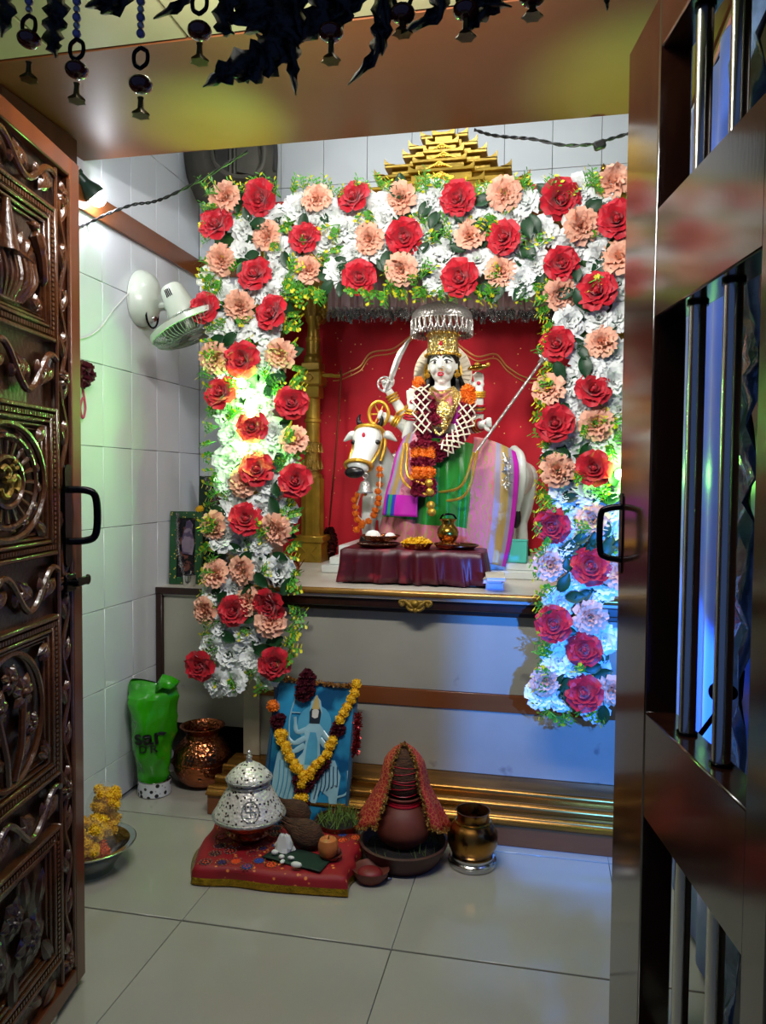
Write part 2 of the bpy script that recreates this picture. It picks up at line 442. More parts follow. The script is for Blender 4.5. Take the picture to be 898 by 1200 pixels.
def vine_h(z0, z1):
    m = MB(); A = (z1-z0)*.30; zc = (z0+z1)/2; pts = []; n = 60; per = .205
    for i in range(n+1):
        u = .118+(LW-.236)*i/n; pts.append(dl(u, zc+A*math.sin(2*math.pi*(u-.118)/per+.9), .004))
    m.tube(pts, (.0075), 7)
    k = 0; u = .135
    while u < LW-.14:
        ph = 2*math.pi*(u-.118)/per+.9; s = 1 if math.sin(ph) < 0 else -1
        z = zc+A*math.sin(ph)*.3
        leafshape(m, u-.01, z, (.55 if s > 0 else -.55), .062, .016); leafshape(m, u+.018, z-s*.004, (1.0 if s > 0 else -1.0), .052, .014); leafshape(m, u+.03, z-s*.01, (2.0 if s > 0 else -2.0), .046, .013); leafshape(m, u+.06, z-s*.012, (1.5 if s > 0 else -1.5), .036, .010)
        leafshape(m, u+.05, z, (2.4 if s > 0 else -2.4), .032, .010)
        u += per/2
    return m.build('vine_carving', 'carved_wood', door1)
for z0, z1 in vines[:4]: vine_h(z0, z1)
m = MB(); 
for k in range(6): leafshape(m, .14+.065*k, .105, .4 if k % 2 else -.4, .06, .014)
m.build('vine_carving', 'carved_wood', door1)
for uc in (.081, LW-.081):
    m = MB(); n = 220; pts = []
    for i in range(n+1):
        z = .10+1.80*i/n; pts.append(dl(uc+.015*math.sin(z*2*math.pi/.20), z, .002))
    m.tube(pts, .0052, 6)
    z = .12
    while z < 1.86:
        s = 1 if math.sin(z*2*math.pi/.20) < 0 else -1
        leafshape(m, uc-s*.004, z, math.pi/2-s*.45, .062, .011); leafshape(m, uc+s*.006, z+.03, math.pi/2+s*.6, .04, .009)
        z += .10
    for zz in (1.885, 1.47, 1.008, .52, .11): rosette(m, uc, zz, .027, 6, .003)
    m.build('vine_carving', 'carved_wood', door1)
def frame_pts(u0, u1, z0, z1, h): return [dl(u0, z0, h), dl(u1, z0, h), dl(u1, z1, h), dl(u0, z1, h)]
for (z0, z1) in panels:
    fr = MB(); U0, U1 = .116, LW-.116
    for off, w_, h_ in ((0, .010, .010), (.012, .013, .004), (.027, .008, .008), (.037, .008, .002), (.047, .007, -.004)):
        a0, a1, c0, c1 = U0+off, U1-off, z0+off, z1-off
        dbox(fr, a0, a0+w_, c0, c1, -.02, h_, .0025); dbox(fr, a1-w_, a1, c0, c1, -.02, h_, .0025)
        dbox(fr, a0+w_, a1-w_, c0, c0+w_, -.02, h_, .0025); dbox(fr, a0+w_, a1-w_, c1-w_, c1, -.02, h_, .0025)
    f = fr.build('panel_frame', 'carved_wood', door1)
    dn = MB()
    u = U0+.016
    while u < U1-.014:
        for zz in (z0+.0185, z1-.0185): dn.box(dl(u+.003, zz, .005), (.0062, .006, .009), Q=QL)
        u += .0105
    z = z0+.03
    while z < z1-.028:
        for uu in (U0+.0185, U1-.0185): dn.box(dl(uu, z, .005), (.009, .006, .0062), Q=QL)
        z += .0105
    tag(dn.build('dentil_row', 'carved_wood', f), kind='stuff')
UC = LW/2
def ring(m, u, z, ru, rz, r, h=.0, n=40):
    m.tube([dl(u+ru*math.cos(2*math.pi*i/n), z+rz*math.sin(2*math.pi*i/n), h) for i in range(n)], r, 6, closed=True)
# top panel: lotus urn and a bird
m = MB(); zc = 1.60
for k in range(-5, 6):
    uu = UC+k*.019; m.tube(cr([dl(UC+k*.011, zc, 0), dl(uu, zc+.045, .012), dl(UC+k*.021, zc+.09, .004)], 4), .0062, 6)
ring(m, UC, zc+.005, .06, .006, .006); ring(m, UC, zc+.092, .11, .010, .007)
for k in range(-3, 4): leafshape(m, UC+k*.026, zc+.095, math.pi/2-k*.16, .055, .016)
m.tube([dl(UC, zc+.09, .0), dl(UC, zc+.19, .004)], [.03, .008], 10)
m.build('urn_carving', 'carved_wood', door1)
m = MB()
for s in (-1, 1):
    bu = UC+s*.115
    m.tube(cr([dl(bu+s*.03, 1.655, .004), dl(bu+s*.012, 1.70, .012), dl(bu-s*.005, 1.735, .012), dl(bu-s*.014, 1.762, .008)], 4), [.003]+[.011]*6+[.016]*4+[.009, .006], 8)
    m.ell(dl(bu-s*.016, 1.768, .01), (.011, .011, .011), 8, 6); leafshape(m, bu-s*.022, 1.768, 0 if s < 0 else math.pi, .02, .004, .006)
    leafshape(m, bu-s*.003, 1.742, -math.pi/2+s*.42, .075, .014, .012); leafshape(m, bu+s*.005, 1.735, -math.pi/2+s*.62, .06, .011, .012)
    leafshape(m, UC+s*.12, 1.60, math.pi/2, .035, .012); leafshape(m, UC+s*.12, 1.60, math.pi/2+.8, .03, .01); leafshape(m, UC+s*.12, 1.60, math.pi/2-.8, .03, .01)
m.build('bird_carving', 'carved_wood', door1)
# wheel panel with the sacred syllable
m = MB(); zc = 1.2375
ring(m, UC, zc, .148, .118, .007); ring(m, UC, zc, .112, .092, .006); ring(m, UC, zc, .058, .05, .006)
for k in range(20):
    a = 2*math.pi*k/20; m.tube([dl(UC+.066*math.cos(a), zc+.056*math.sin(a), -.002), dl(UC+.100*math.cos(a), zc+.082*math.sin(a), -.001)], [.0032, .0055], 6)
for k in range(14):
    a = 2*math.pi*k/14; leafshape(m, UC+.122*math.cos(a), zc+.098*math.sin(a), a+1.9, .03, .010)
for su in (-1, 1):
    for sz in (-1, 1):
        leafshape(m, UC+su*.15, zc+sz*.118, math.atan2(-sz, -su), .05, .016)
m.build('wheel_carving', 'carved_wood', door1)
m = MB()
def omp(pts, r=.0062): m.tube([dl(UC+p.x*-1, zc+p.y, .004) for p in cr([V(a, c_, 0) for a, c_ in pts], 6)], r, 7)
# drawn as read by someone facing the leaf (u grows to the left of the reader)
omp([(-.028, .022), (-.014, .030), (.0, .022), (-.004, .008), (-.016, .004), (.002, .0), (.006, -.014), (-.006, -.028), (-.024, -.026), (-.032, -.014)])
omp([(.0, .0), (.016, .004), (.024, .012), (.034, .004), (.032, -.012), (.024, -.018)])
omp([(.012, .034), (.022, .026), (.034, .030)], .004)
m.ell(dl(UC-.023, zc+.040, .004), .005, 8, 6)
m.build('sacred_syllable', 'gold_carved', door1)
# oval flower panel
m = MB(); zc = .7575
ring(m, UC, zc, .128, .135, .007)
for (fu, fz, fr_) in ((UC-.05, zc+.045, .042), (UC+.05, zc+.035, .042), (UC, zc+.085, .032), (UC-.085, zc-.03, .026), (UC+.085, zc-.03, .026)): rosette(m, fu, fz, fr_, 7)
for s in (-1, 1):
    m.tube(cr([dl(UC+s*.012, zc-.125, 0), dl(UC+s*.03, zc-.06, .006), dl(UC+s*.05, zc+.03, 0)], 5), .008, 7)
    leafshape(m, UC+s*.02, zc-.09, math.pi/2-s*1.0, .07, .016); leafshape(m, UC+s*.03, zc-.04, math.pi/2-s*.9, .06, .014)
    for sz in (-1, 1):
        for da in (-.4, 0, .4): leafshape(m, UC+s*.155, zc+sz*.125, math.atan2(-sz, -s)+da, .045, .011)
m.build('flower_carving', 'carved_wood', door1)
# bottom panel: big roses and leaves
m = MB(); zc = .30
for (fu, fz, r_) in ((UC-.07, zc-.03, .06), (UC+.07, zc-.02, .06), (UC+.0, zc+.05, .045)):
    for lay in range(3):
        rr = r_*(1-.28*lay)
        for k in range(6): leafshape(m, fu, fz, 2*math.pi*k/6+lay*.5, rr, rr*.42, .004*lay)
for (fu, fz, a) in ((UC-.10, zc+.02, 1.9), (UC-.05, zc+.04, 1.5), (UC+.10, zc+.03, 1.2), (UC-.12, zc-.07, -2.2), (UC+.12, zc-.07, -.9), (UC, zc-.06, -1.5)): leafshape(m, fu, fz, a, .08, .02)
m.build('rose_carving', 'carved_dark', door1)
# pull handle on its back plate, latch and floor stop
m = MB(); pts = [dl(.077, 1.065, .008), dl(.077, 1.255, .008)]
m.prism([(.018*math.cos(a)*(1), .1*(1 if math.sin(a) >= 0 else -1)+.018*math.sin(a)) for a in [2*math.pi*i/24 for i in range(24)]], .006, dl(.078, 1.16, .006), -DL, V(0, 0, 1), NL)
hp = m.build('handle_plate', 'dark_metal', door1)
m = MB(); m.tube(cr([dl(.07, 1.10, .010), dl(.058, 1.102, .045), dl(.050, 1.115, .062), dl(.048, 1.16, .066), dl(.050, 1.205, .062), dl(.058, 1.218, .045), dl(.07, 1.22, .010)], 5), .0085, 10)
m.build('pull_handle', 'dark_metal', hp)
m = MB(); dbox(m, .05, .10, .985, 1.025, .008, .016, .002); dbox(m, -.01, .06, .993, 1.013, .016, .024, .002)
m.tube(circ(dl(-.002, 1.003, .020), .009, 16, -DL, V(0, 0, 1)), .004, 6, closed=True)
m.tube([dl(.075, 1.005, .01), dl(.075, 1.005, .035)], .007, 10)
m.build('latch', 'dark_metal', door1)
m = MB(); m.tube([dl(.15, .035, -.01), dl(.15, .012, -.01)], .012, 12); m.ell(dl(.15, .022, -.01), (.016, .016, .013), 12, 8)
m.build('floor_stop', 'steel', door1)
for zh in (.3, 1.0, 1.7):
    m = MB(); m.tube([dl(LW+.004, zh-.05, -.03), dl(LW+.004, zh+.05, -.03)], .008, 10); m.build('hinge', 'dark_metal', door1)

# ---------------------------------------------------------------- barred door leaf (right)
DR = V(-.177, .984, 0).normalized(); NR = V(-DR.y, DR.x, 0)
PR = V(.157, 1.748, 0)
def dr(u, z, h=0.0): return PR - DR*u + NR*h + V(0, 0, z)
QR = Matrix(((-DR.x, NR.x, 0), (-DR.y, NR.y, 0), (0, 0, 1)))
def rbox(u0, u1, z0, z1, h0, h1, name, mt, par, bev=.003):
    return MB().box(dr((u0+u1)/2, (z0+z1)/2, (h0+h1)/2), (abs(u1-u0), abs(h1-h0), z1-z0), Q=QR, bev=bev).build(name, mt, par)
RW, RT = .72, -.062
door2 = thing('door_2', dr(RW/2, 0), 'dark varnished door leaf with upright steel bars', kind='structure')
SU = .205
rbox(0, SU, .03, 2.28-.12, RT, 0, 'stile', 'grille_wood', door2); rbox(RW-.07, RW, .03, 2.16, RT, 0, 'stile', 'grille_wood', door2)
for z0, z1 in ((.03, .13), (.597, .803), (1.56, 1.765), (2.06, 2.16)): rbox(SU, RW-.07, z0, z1, RT, -.002, 'rail', 'grille_wood', door2)
bm_ = {}
for (z0, z1) in ((.13, .597), (.803, 1.56), (1.765, 2.06)):
    for px in (811, 852, 903, 962):
        # where the ray through the bar's foot meets the leaf's middle plane
        d = ray(px, 640); n = NR; P0 = dr(0, 0, -.036); t = (P0-CAM).dot(n)/d.dot(n); q = CAM+d*t; u = (P0-q).dot(DR)
        m = MB(); m.tube([dr(u, z0-.004, -.036), dr(u, z1+.004, -.036)], .0145, 16, caps=False)
        bo = m.build('bar', 'steel', door2)
        for zz in (z0, z1):
            m = MB(); m.lathe([(.0155, 0), (.018, .0), (.018, .005), (.0155, .006)], dr(u, zz if zz == z0 else zz-.006, -.036), 16); m.build('collar', 'dark_metal', bo)
m = MB(); m.tube(cr([dr(.02, 1.08, .002), dr(.012, 1.085, .03), dr(.006, 1.10, .042), dr(.006, 1.175, .042), dr(.012, 1.19, .03), dr(.02, 1.195, .002)], 5), .007, 10); m.build('pull_handle', 'dark_metal', door2)
m = MB(); m.prism([(.012*math.cos(a), .075*(1 if math.sin(a) >= 0 else -1)+.012*math.sin(a)) for a in [2*math.pi*i/24 for i in range(24)]], .004, dr(.02, 1.137, -.001), -DR, V(0, 0, 1), NR); m.build('handle_plate', 'dark_metal', door2)
for zh in (.3, 1.0, 1.7):
    m = MB(); m.tube([dr(RW+.004, zh-.05, -.03), dr(RW+.004, zh+.05, -.03)], .008, 10); m.build('hinge', 'dark_metal', door2)

# ---------------------------------------------------------------- altar
AZ = .838
alt = thing('altar_platform', (-.4, 2.9, FZ), 'grey panelled stone altar with gilded step and marble top', 'altar')
AXL, AXR = -1.175, XR-.002
def abox(x0, x1, y0, y1, z0, z1, name, mt, par=alt, bev=.002): return MB().box(((x0+x1)/2, (y0+y1)/2, (z0+z1)/2), (x1-x0, y1-y0, z1-z0), bev=bev).build(name, mt, par)
abox(AXL, AXR, 2.89, YB-.002, FZ, .77, 'core', 'altar_paint')
abox(AXL+.07, AXR, 2.875, 2.89, .14, .382, 'lower_panel', 'altar_face'); abox(AXL+.07, AXR, 2.875, 2.89, .448, .77, 'upper_panel', 'altar_face')
abox(AXL+.07, AXR, 2.868, 2.89, .382, .448, 'brown_strip', 'brown_laminate')
abox(AXL, AXL+.07, 2.862, 2.89, .14, .775, 'corner_post', 'altar_paint')
sl = abox(AXL-.01, AXR, 2.80, YB-.004, .80, AZ, 'slab', 'marble_slab', bev=.004)
abox(AX0+.004, AX1-.004, YB-.004, AYB-.004, .80, AZ, 'slab', 'marble_slab', bev=0)
m = MB(); m.tube([(AXL-.01, 2.797, AZ-.013), (AXR, 2.797, AZ-.013)], .0125, 12); m.build('gilt_nosing', 'slab_edge', alt)
abox(AXL-.005, AXR, 2.815, 2.89, .765, .80, 'cornice', 'dark_wood', bev=.005)
abox(AXL, AXR, 2.84, 2.89, .745, .765, 'cornice_step', 'dark_wood', bev=.004)
# carved ornament under the slab edge
m = MB(); oc = onY(487, 707, 2.80)
for s in (-1, 1):
    m.tube(cr([oc+V(0, 0, -.018), oc+V(s*.02, -.004, -.006), oc+V(s*.04, 0, .008), oc+V(s*.058, 0, .004), oc+V(s*.05, -.004, -.008), oc+V(s*.042, 0, 0)], 5), .0075, 8)
    m.tube(cr([oc+V(0, 0, -.022), oc+V(s*.015, -.002, -.026), oc+V(s*.03, 0, -.016), oc+V(s*.024, 0, -.008)], 5), .006, 8)
m.ell(oc+V(0, -.006, .0), (.016, .012, .014), 10, 8); m.ell(oc+V(0, -.004, -.026), (.009, .008, .01), 10, 8); m.ell(oc+V(0, .008, -.003), (.05, .008, .02), 14, 8)
m.build('carved_ornament', 'gold_carved', alt)
# gilded step at the foot
SX0, SX1 = -1.205, AXR
abox(SX0, SX1, 2.59, 2.862, FZ, .082, 'step_riser', 'brown_laminate', bev=.003)
def mould(prof, name):
    rows = [[V(x, y, z) for (y, z) in prof] for x in (SX0-.004, SX1)]
    m = MB(); m.grid(rows); m.add(rows[0], [tuple(range(len(prof)))]); return m.build(name, 'gold_mould', alt, sharp=50)
def arc(y, z, r, a0, a1, n=7): return [(y+r*math.cos(R_(a0+(a1-a0)*i/n)), z+r*math.sin(R_(a0+(a1-a0)*i/n))) for i in range(n+1)]
mould([(2.66, .080), (2.59, .080), (2.583, .084), (2.583, .09), (2.592, .094)]+arc(2.615, .094, .016, 170, 20)+[(2.645, .098), (2.66, .098), (2.66, .080)], 'gilt_moulding')
mould([(2.80, .082), (2.665, .082), (2.665, .10)]+arc(2.685, .104, .020, 180, 30)+[(2.715, .112), (2.74, .112), (2.80, .112), (2.80, .082)], 'gilt_moulding')
mould([(2.875, .10), (2.735, .112), (2.735, .125)]+arc(2.752, .126, .015, 180, 20)+[(2.78, .132), (2.80, .138), (2.875, .140), (2.875, .10)], 'gilt_moulding')
# left ledge
led = thing('side_ledge', (-1.39, 3.1, FZ), 'lower side ledge with dark brown edging beside the tiled wall', 'ledge')
def lbox(*a, **k): return abox(*a, par=led, **k)
lbox(XL+.002, AXL-.012, 2.945, YB-.002, .755, .788, 'top', 'marble_slab'); lbox(XL+.002, AXL-.012, 2.935, 2.945, .762, .790, 'edge_strip', 'dark_wood')
lbox(XL+.03, AXL-.002, 2.955, 2.975, .215, .755, 'face_panel', 'altar_face'); lbox(XL+.002, XL+.03, 2.938, 2.975, FZ, .762, 'edge_post', 'dark_wood')
lbox(XL+.03, AXL-.002, 3.2, 3.22, FZ, .215, 'recess_shade', 'dark_gap')  # near-black sheet holding the recess's shade in its colour
# ---------------------------------------------------------------- gilded shrine canopy
mat('red_trim', '#8e0f1e', .6, var=.2, pat='voronoi', col2='#d9a05a', pscale=60, pthr=.22)
YP = 3.66
def pxm(P): return (Vector(P)-CAM).dot(cF)/FPX            # metres per photo pixel at a point
cnp = thing('shrine_canopy', (-.4, 3.2, AZ), 'gilded wooden shrine canopy with fluted pillars and stepped roof', 'shrine')
def pillar(pxc, mirror=False):
    b0 = onY(pxc, 657, YP); s = pxm(b0); c = V(b0.x, YP, 0)
    def z(py): return AZ+(657-py)*s*1.0
    def sq(m, w, y0, y1, bev=.003): m.box((c.x, c.y, (z(y0)+z(y1))/2), (2*w*s, 2*w*s, abs(z(y1)-z(y0))), bev=bev)
    m = MB(); sq(m, 15.5, 657, 634); sq(m, 17.5, 634, 626, .006)
    for sx in (-1, 1):
        for dz in (638, 653): m.tube([(c.x+sx*10*s, c.y-15.8*s, z(dz)), (c.x+sx*3*s, c.y-15.8*s, z(645.5))], .004, 6)
    p = m.build('pillar', 'gold', cnp)
    m = MB(); m.lathe([(13*s, z(626)), (13*s, z(560))], (c.x, c.y, 0), 40, fr=lambda a, zz: 1+.05*math.cos(10*a)); m.build('fluted_shaft', 'gold', p)
    m = MB(); m.lathe([(12*s, z(560)), (12*s, z(556)), (9.6*s, z(555)), (9.6*s, z(552)), (11*s, z(551)), (10.4*s, z(545)), (9.6*s, z(535)), (10.6*s, z(521)), (10.6*s, z(519)), (8*s, z(518))], (c.x, c.y, 0), 32)
    for k in range(10):
        a = 2*math.pi*k/10
        for (yy, l) in ((549, 10), (530, 9)):
            q = V(c.x+10.6*s*math.cos(a), c.y+10.6*s*math.sin(a), z(yy)); m.tube([q, q+V(0, 0, l*s)], [.011, .002], 6)
    m.build('leaf_collar', 'gold_carved', p)
    m = MB(); m.lathe([(8.2*s, z(518)), (8.2*s, z(496)), (9.6*s, z(495)), (9.6*s, z(492)), (8.2*s, z(491)), (8.2*s, z(468)), (9.5*s, z(467)),
                       (9.5*s, z(455))], (c.x, c.y, 0), 28); m.build('shaft', 'gold', p)
    m = MB(); sq(m, 10, 467, 454); sq(m, 13.4, 454, 436, .01); sq(m, 11, 436, 427, .004); m.lathe([(10*s, z(427)), (10.8*s, z(423)), (10*s, z(419)), (8.2*s, z(417))], (c.x, c.y, 0), 24)
    m.box((c.x, c.y-13.8*s, z(445)), (.03, .012, .03), Q=Matrix.Rotation(R_(45), 3, 'Y'), bev=.003)
    m.build('square_block', 'gold', p)
    m = MB(); m.lathe([(8.2*s, z(418)), (8*s, z(402)), (8.8*s, z(401)), (8.8*s, z(398)), (7*s, z(397)), (6.4*s, z(382)), (9*s, z(378)), (9*s, z(374))], (c.x, c.y, 0), 28); m.build('shaft', 'gold', p)
    m = MB(); m.lathe([(9.6*s, z(374)), (10.4*s, z(366)), (10.4*s, z(356)), (11.5*s, z(354)), (11.5*s, z(349))], (c.x, c.y, 0), 40, fr=lambda a, zz: 1+.06*math.cos(12*a))
    m.box((c.x, c.y, z(338)), (40*s, 34*s, 20*s), bev=.008); m.build('capital', 'gold_carved', p)
    # carved scroll brackets each side of the capital
    for sx, L, H in ((-1, 34, 44), (1, 62, 34)) if not mirror else ((1, 34, 44), (-1, 62, 34)):
        pts = []
        for i in range(15):
            t = i/14
            pts.append((sx*(10+L*t)*s, ((-10 - H*(t**1.6)) if L < 50 else (-26+H*(1-(1-t)**2)))*s))
        o = V(c.x, c.y-.02, z(348)-.0)
        wdt = 16*s
        out = [(a, b_+wdt*.5) for a, b_ in pts]; inn = [(a, b_-wdt*.5*(1-.5*i/14)) for i, (a, b_) in enumerate(pts)]
        m = MB(); m.prism(out+inn[::-1], .05, o, V(1, 0, 0), V(0, 0, 1), V(0, 1, 0)); br = m.build('bracket', 'gold_carved', p)
        m = MB()
        for k in (-.32, 0, .3):
            for i in range(15):
                a, b_ = pts[i]; m.ell(o+V(a, -.002, b_+wdt*k), .0085, 8, 6)
        tag(m.build('bead_relief', 'gold', br), kind='stuff')
    m = MB(); q = V(c.x+(8 if not mirror else -8)*s, c.y-.03, z(378)); m.lathe([(.0, -.05), (.007, -.042), (.004, -.035), (.012, -.022), (.008, -.01), (.016, 0), (.016, .012)], q, 12); m.build('drop_finial', 'gold', p)
    return c, s
pc, ps = pillar(366)
pillar(688, True)
m = MB(); q = onY(378, 440, 3.63); m.tube([q, onY(400, 441, 3.63)], .009, 8); m.box(onY(385, 440, 3.63), (.05, .014, .018), bev=.002); m.build('hook_arm', 'gold', cnp)
# front posts of the canopy behind the garland, roof board
for x in (-1.10, .17):
    m = MB(); m.box((x, 2.86, (AZ+2.19)/2), (.05, .05, 2.19-AZ), bev=.006); m.build('front_post', 'gold', cnp)
RZ = 2.295
m = MB(); m.box((-.43, 3.08, RZ-.04), (1.52, .50, .08), bev=.006); rf = m.build('roof_board', 'gold', cnp)
m = MB(); m.box((-.43, 2.822, RZ-.012), (1.54, .012, .034), bev=.002); m.build('red_trim', 'red_trim', rf)
tiers = [(424, 622, 0, .060), (440, 600, .060, .056), (452, 583, .116, .050), (473, 571, .166, .048), (480, 560, .214, .046), (494, 549, .260, .05)]
for k, (x0, x1, zz, hh) in enumerate(tiers):
    Yt = 2.90+.035*k; a = onY(x0, 205-10*k, Yt).x; b_ = onY(x1, 205-10*k, Yt).x; D = .30-.04*k
    m = MB(); m.box(((a+b_)/2, Yt+D/2, RZ+zz+hh/2-.006), (b_-a-.05, D, hh-.012), bev=.002)
    m.box(((a+b_)/2, Yt+D/2-.006, RZ+zz+hh-.006), (b_-a, D+.02, .012), bev=.002)
    W = b_-a
    for (u0, u1, pr) in ((0, 1, .012), (.26, .74, .03)):          # corner horns on the cornice and on its projecting middle
        xx0, xx1 = a+W*u0, a+W*u1
        if u0 > 0: m.box(((xx0+xx1)/2, Yt-pr/2, RZ+zz+hh/2-.004), (xx1-xx0-.02, pr, hh-.008), bev=.002); m.box(((xx0+xx1)/2, Yt-pr/2-.004, RZ+zz+hh-.004), (xx1-xx0, pr+.012, .012), bev=.002)
        for sx, xx in ((1, xx0), (-1, xx1)):
            m.prism([(0, 0), (sx*.040, 0), (sx*.020, .004), (sx*.008, .012), (0, .024)], .016, V(xx, Yt-pr-.008, RZ+zz+hh), V(1, 0, 0), V(0, 0, 1), V(0, 1, 0))
    t = m.build('roof_tier', 'gold', rf)
    m = MB(); c = V((a+b_)/2, Yt-.036, RZ+zz+hh*.55)
    if k < 5:
        for s in (-1, 1):
            m.tube(cr([c+V(0, 0, .012), c+V(s*.018, 0, .002), c+V(s*.034, 0, -.006), c+V(s*.05, 0, -.012)], 4), .0045, 6)
            m.tube(cr([c+V(s*.008, 0, -.004), c+V(s*.016, 0, .004), c+V(s*.02, 0, -.006)], 4), .004, 6)
        m.ell(c, (.009, .006, .009), 10, 8); m.build('scroll_relief', 'gold_bright', rf)
for px in (707, 262):
    q = onY(px, 222, 2.95); q.z = RZ
    m = MB(); m.lathe([(.034, 0), (.036, .012), (.022, .022), (.030, .036), (.032, .048), (.020, .062), (.013, .07), (.016, .078), (.009, .088), (.011, .096), (.0, .112)], q, 20); m.build('finial', 'brass', rf)

# ---------------------------------------------------------------- red backdrop, valance
YC = 3.80
rows = []
for i in range(25):
    py = 365+ (664-365)*i/24; row = []
    for j in range(60):
        px = 322+(712-322)*j/59; p = onY(px, py, YC)
        p.y += .010*math.sin(p.x*17+.8*math.sin(p.z*5))+.006*math.sin(p.x*41+p.z*4); p.z = max(p.z, AZ+.004); row.append(p)
    rows.append(row)
bd = thing('backdrop_cloth', (-.45, YC, AZ), 'bright red velvet backdrop cloth with gold dots behind the idol', 'cloth')
m = MB(); m.grid(rows); m.build('cloth', 'red_velvet', bd, solid=.004)
def clothY(p): return YC+.010*math.sin(p.x*17+.8*math.sin(p.z*5))+.006*math.sin(p.x*41+p.z*4)-.006
def onC(px, py):
    p = onY(px, py, YC); p.y = clothY(p); return p
m = MB()
for off in (0, 5):
    for L in ([(390, 441), (402, 439), (422, 430), (434, 415), (458, 410), (470, 403), (484, 392), (495, 380)], [(528, 388), (536, 402), (548, 412), (560, 418), (581, 415), (596, 431), (617, 443), (640, 443), (668, 432)]):
        m.tube([onC(p.x, p.y+off) for p in cr([V(a, b_, 0) for a, b_ in L], 6)], .0032 if off else .0042, 6)
m.build('gold_border', 'gold_thread', bd)
m = MB()
for i in range(150):
    px, py = rnd(376, 655), rnd(372, 640); m.ell(onC(px, py), (.0035, .002, .0035), 6, 4)
tag(m.build('gold_dots', 'gold_thread', bd), kind='stuff')
vl = thing('valance', (-.45, 3.60, 2.05), 'dull pink satin valance with a silver tinsel fringe', 'valance')
rows = [[onY(px, py, 3.60)+V(0, .012*math.sin(px*.35)+.006*math.sin(px*.9), 0) for px in range(384, 668, 3)] for py in (328, 336, 344, 352, 362, 370)]
m = MB(); m.grid(rows); m.build('cloth', 'pink_satin', vl, solid=.003)
m = MB()
for px in range(386, 666, 3):
    for k in range(5):
        p = onY(px+rnd(-2, 2), 362+rnd(-2, 2)+3*abs(math.sin(px*.12)), 3.585); q = p+V(rnd(-.02, .02), rnd(-.015, .01), -rnd(.03, .055)); s_ = V(rnd(-.004, .004), rnd(-.004, .004), 0)+V(.003, 0, 0)
        m.add([p-s_, p+s_, q+s_, q-s_], [(0, 1, 2, 3)])
tag(m.build('tinsel_fringe', 'tinsel', vl), kind='stuff')
m = MB()
for px in range(388, 664, 8): m.ell(onY(px, 361, 3.58), (.010, .006, .008), 8, 6)
tag(m.build('fringe_beads', 'silver', vl), kind='stuff')

# ---------------------------------------------------------------- flower arch
mat('rose_red', '#cc0c26', .55, var=.25, vscale=40, sheen=.3); mat('peach_petal', '#ffb899', .6, var=.18, vscale=40); mat('white_petal', '#f3f7f2', .6, var=.06, vscale=40)
mat('leaf_green', '#123f1b', .45, var=.35, vscale=30); mat('sprig_green', '#4f9a26', .55, var=.3, vscale=60); mat('sprig_yellow', '#d9d21e', .55, var=.2, vscale=60)
mat('stem_green', '#2c5a1c', .6)
def petal(m, ang, r0, L, Wd, open_, ruff=.0, seed=0, cup=.5, n=4):
    # a curved petal rooted at radius r0 on the flower axis (+Z), opening by open_ radians from the axis
    d = V(math.cos(ang), math.sin(ang), 0); e = V(-d.y, d.x, 0); rows = []
    for i in range(n+1):
        t = i/n; th = open_*(.35+.65*t)
        ctr = d*(r0+L*t*math.sin(th))+V(0, 0, L*t*math.cos(th)*1.0)
        ww = Wd*(.35+.65*math.sin(math.pi*min(.62, .18+.5*t)))*(1 if t < .9 else .82); row = []
        for k in range(5):
            q = -1+.5*k
            nn = d*(-math.cos(th))+V(0, 0, math.sin(th))
            row.append(ctr+e*(ww*q)+nn*(cup*ww*q*q)+nn*(ruff*L*t*math.sin(seed*1.7+q*5.1+t*2))+V(0, 0, ruff*L*t*math.cos(seed+q*6.3)))
        rows.append(row)
    m.grid(rows)
def flower_mesh(name, kind, seed, mt):
    random.seed(seed); m = MB()
    if kind == 'rose':
        m.tube([(0, 0, .0), (0, 0, .018), (0, 0, .034)], [.008, .012, .006], 8)
        for lay, (n, r0, L, W, op) in enumerate(((3, .003, .036, .016, .12), (3, .006, .036, .02, .36), (4, .008, .038, .023, .66), (5, .010, .042, .027, .98), (6, .012, .048, .030, 1.32))):
            for k in range(n): petal(m, 2*math.pi*k/n+lay*.7+rnd(-.1, .1), r0, L, W, op+rnd(-.06, .06), .07 if lay > 2 else .03, rnd(0, 9), .45)
    elif kind == 'carnation':
        for lay, (n, r0, L, W, op) in enumerate(((5, .002, .036, .013, .25), (6, .005, .04, .016, .6), (7, .007, .044, .019, .92), (8, .009, .050, .021, 1.28))):
            for k in range(n): petal(m, 2*math.pi*k/n+lay*.5+rnd(-.15, .15), r0, L, W, op+rnd(-.1, .1), .13, rnd(0, 9), .2)
    else:
        for lay, (n, r0, L, W, op) in enumerate(((4, .002, .034, .015, .3), (5, .005, .040, .020, .65), (6, .007, .048, .024, 1.0), (7, .009, .056, .026, 1.36))):
            for k in range(n): petal(m, 2*math.pi*k/n+lay*.5+rnd(-.15, .15), r0, L, W, op+rnd(-.1, .1), .12, rnd(0, 9), .3)
    return m.mesh(name, mt, sharp=0)
FM = {k: [flower_mesh(k, kind, s+i, mt) for i in range(4)] for k, kind, s, mt in (('red_rose', 'rose', 10, 'rose_red'), ('peach_carnation', 'carnation', 30, 'peach_petal'), ('white_peony', 'peony', 50, 'white_petal'))}
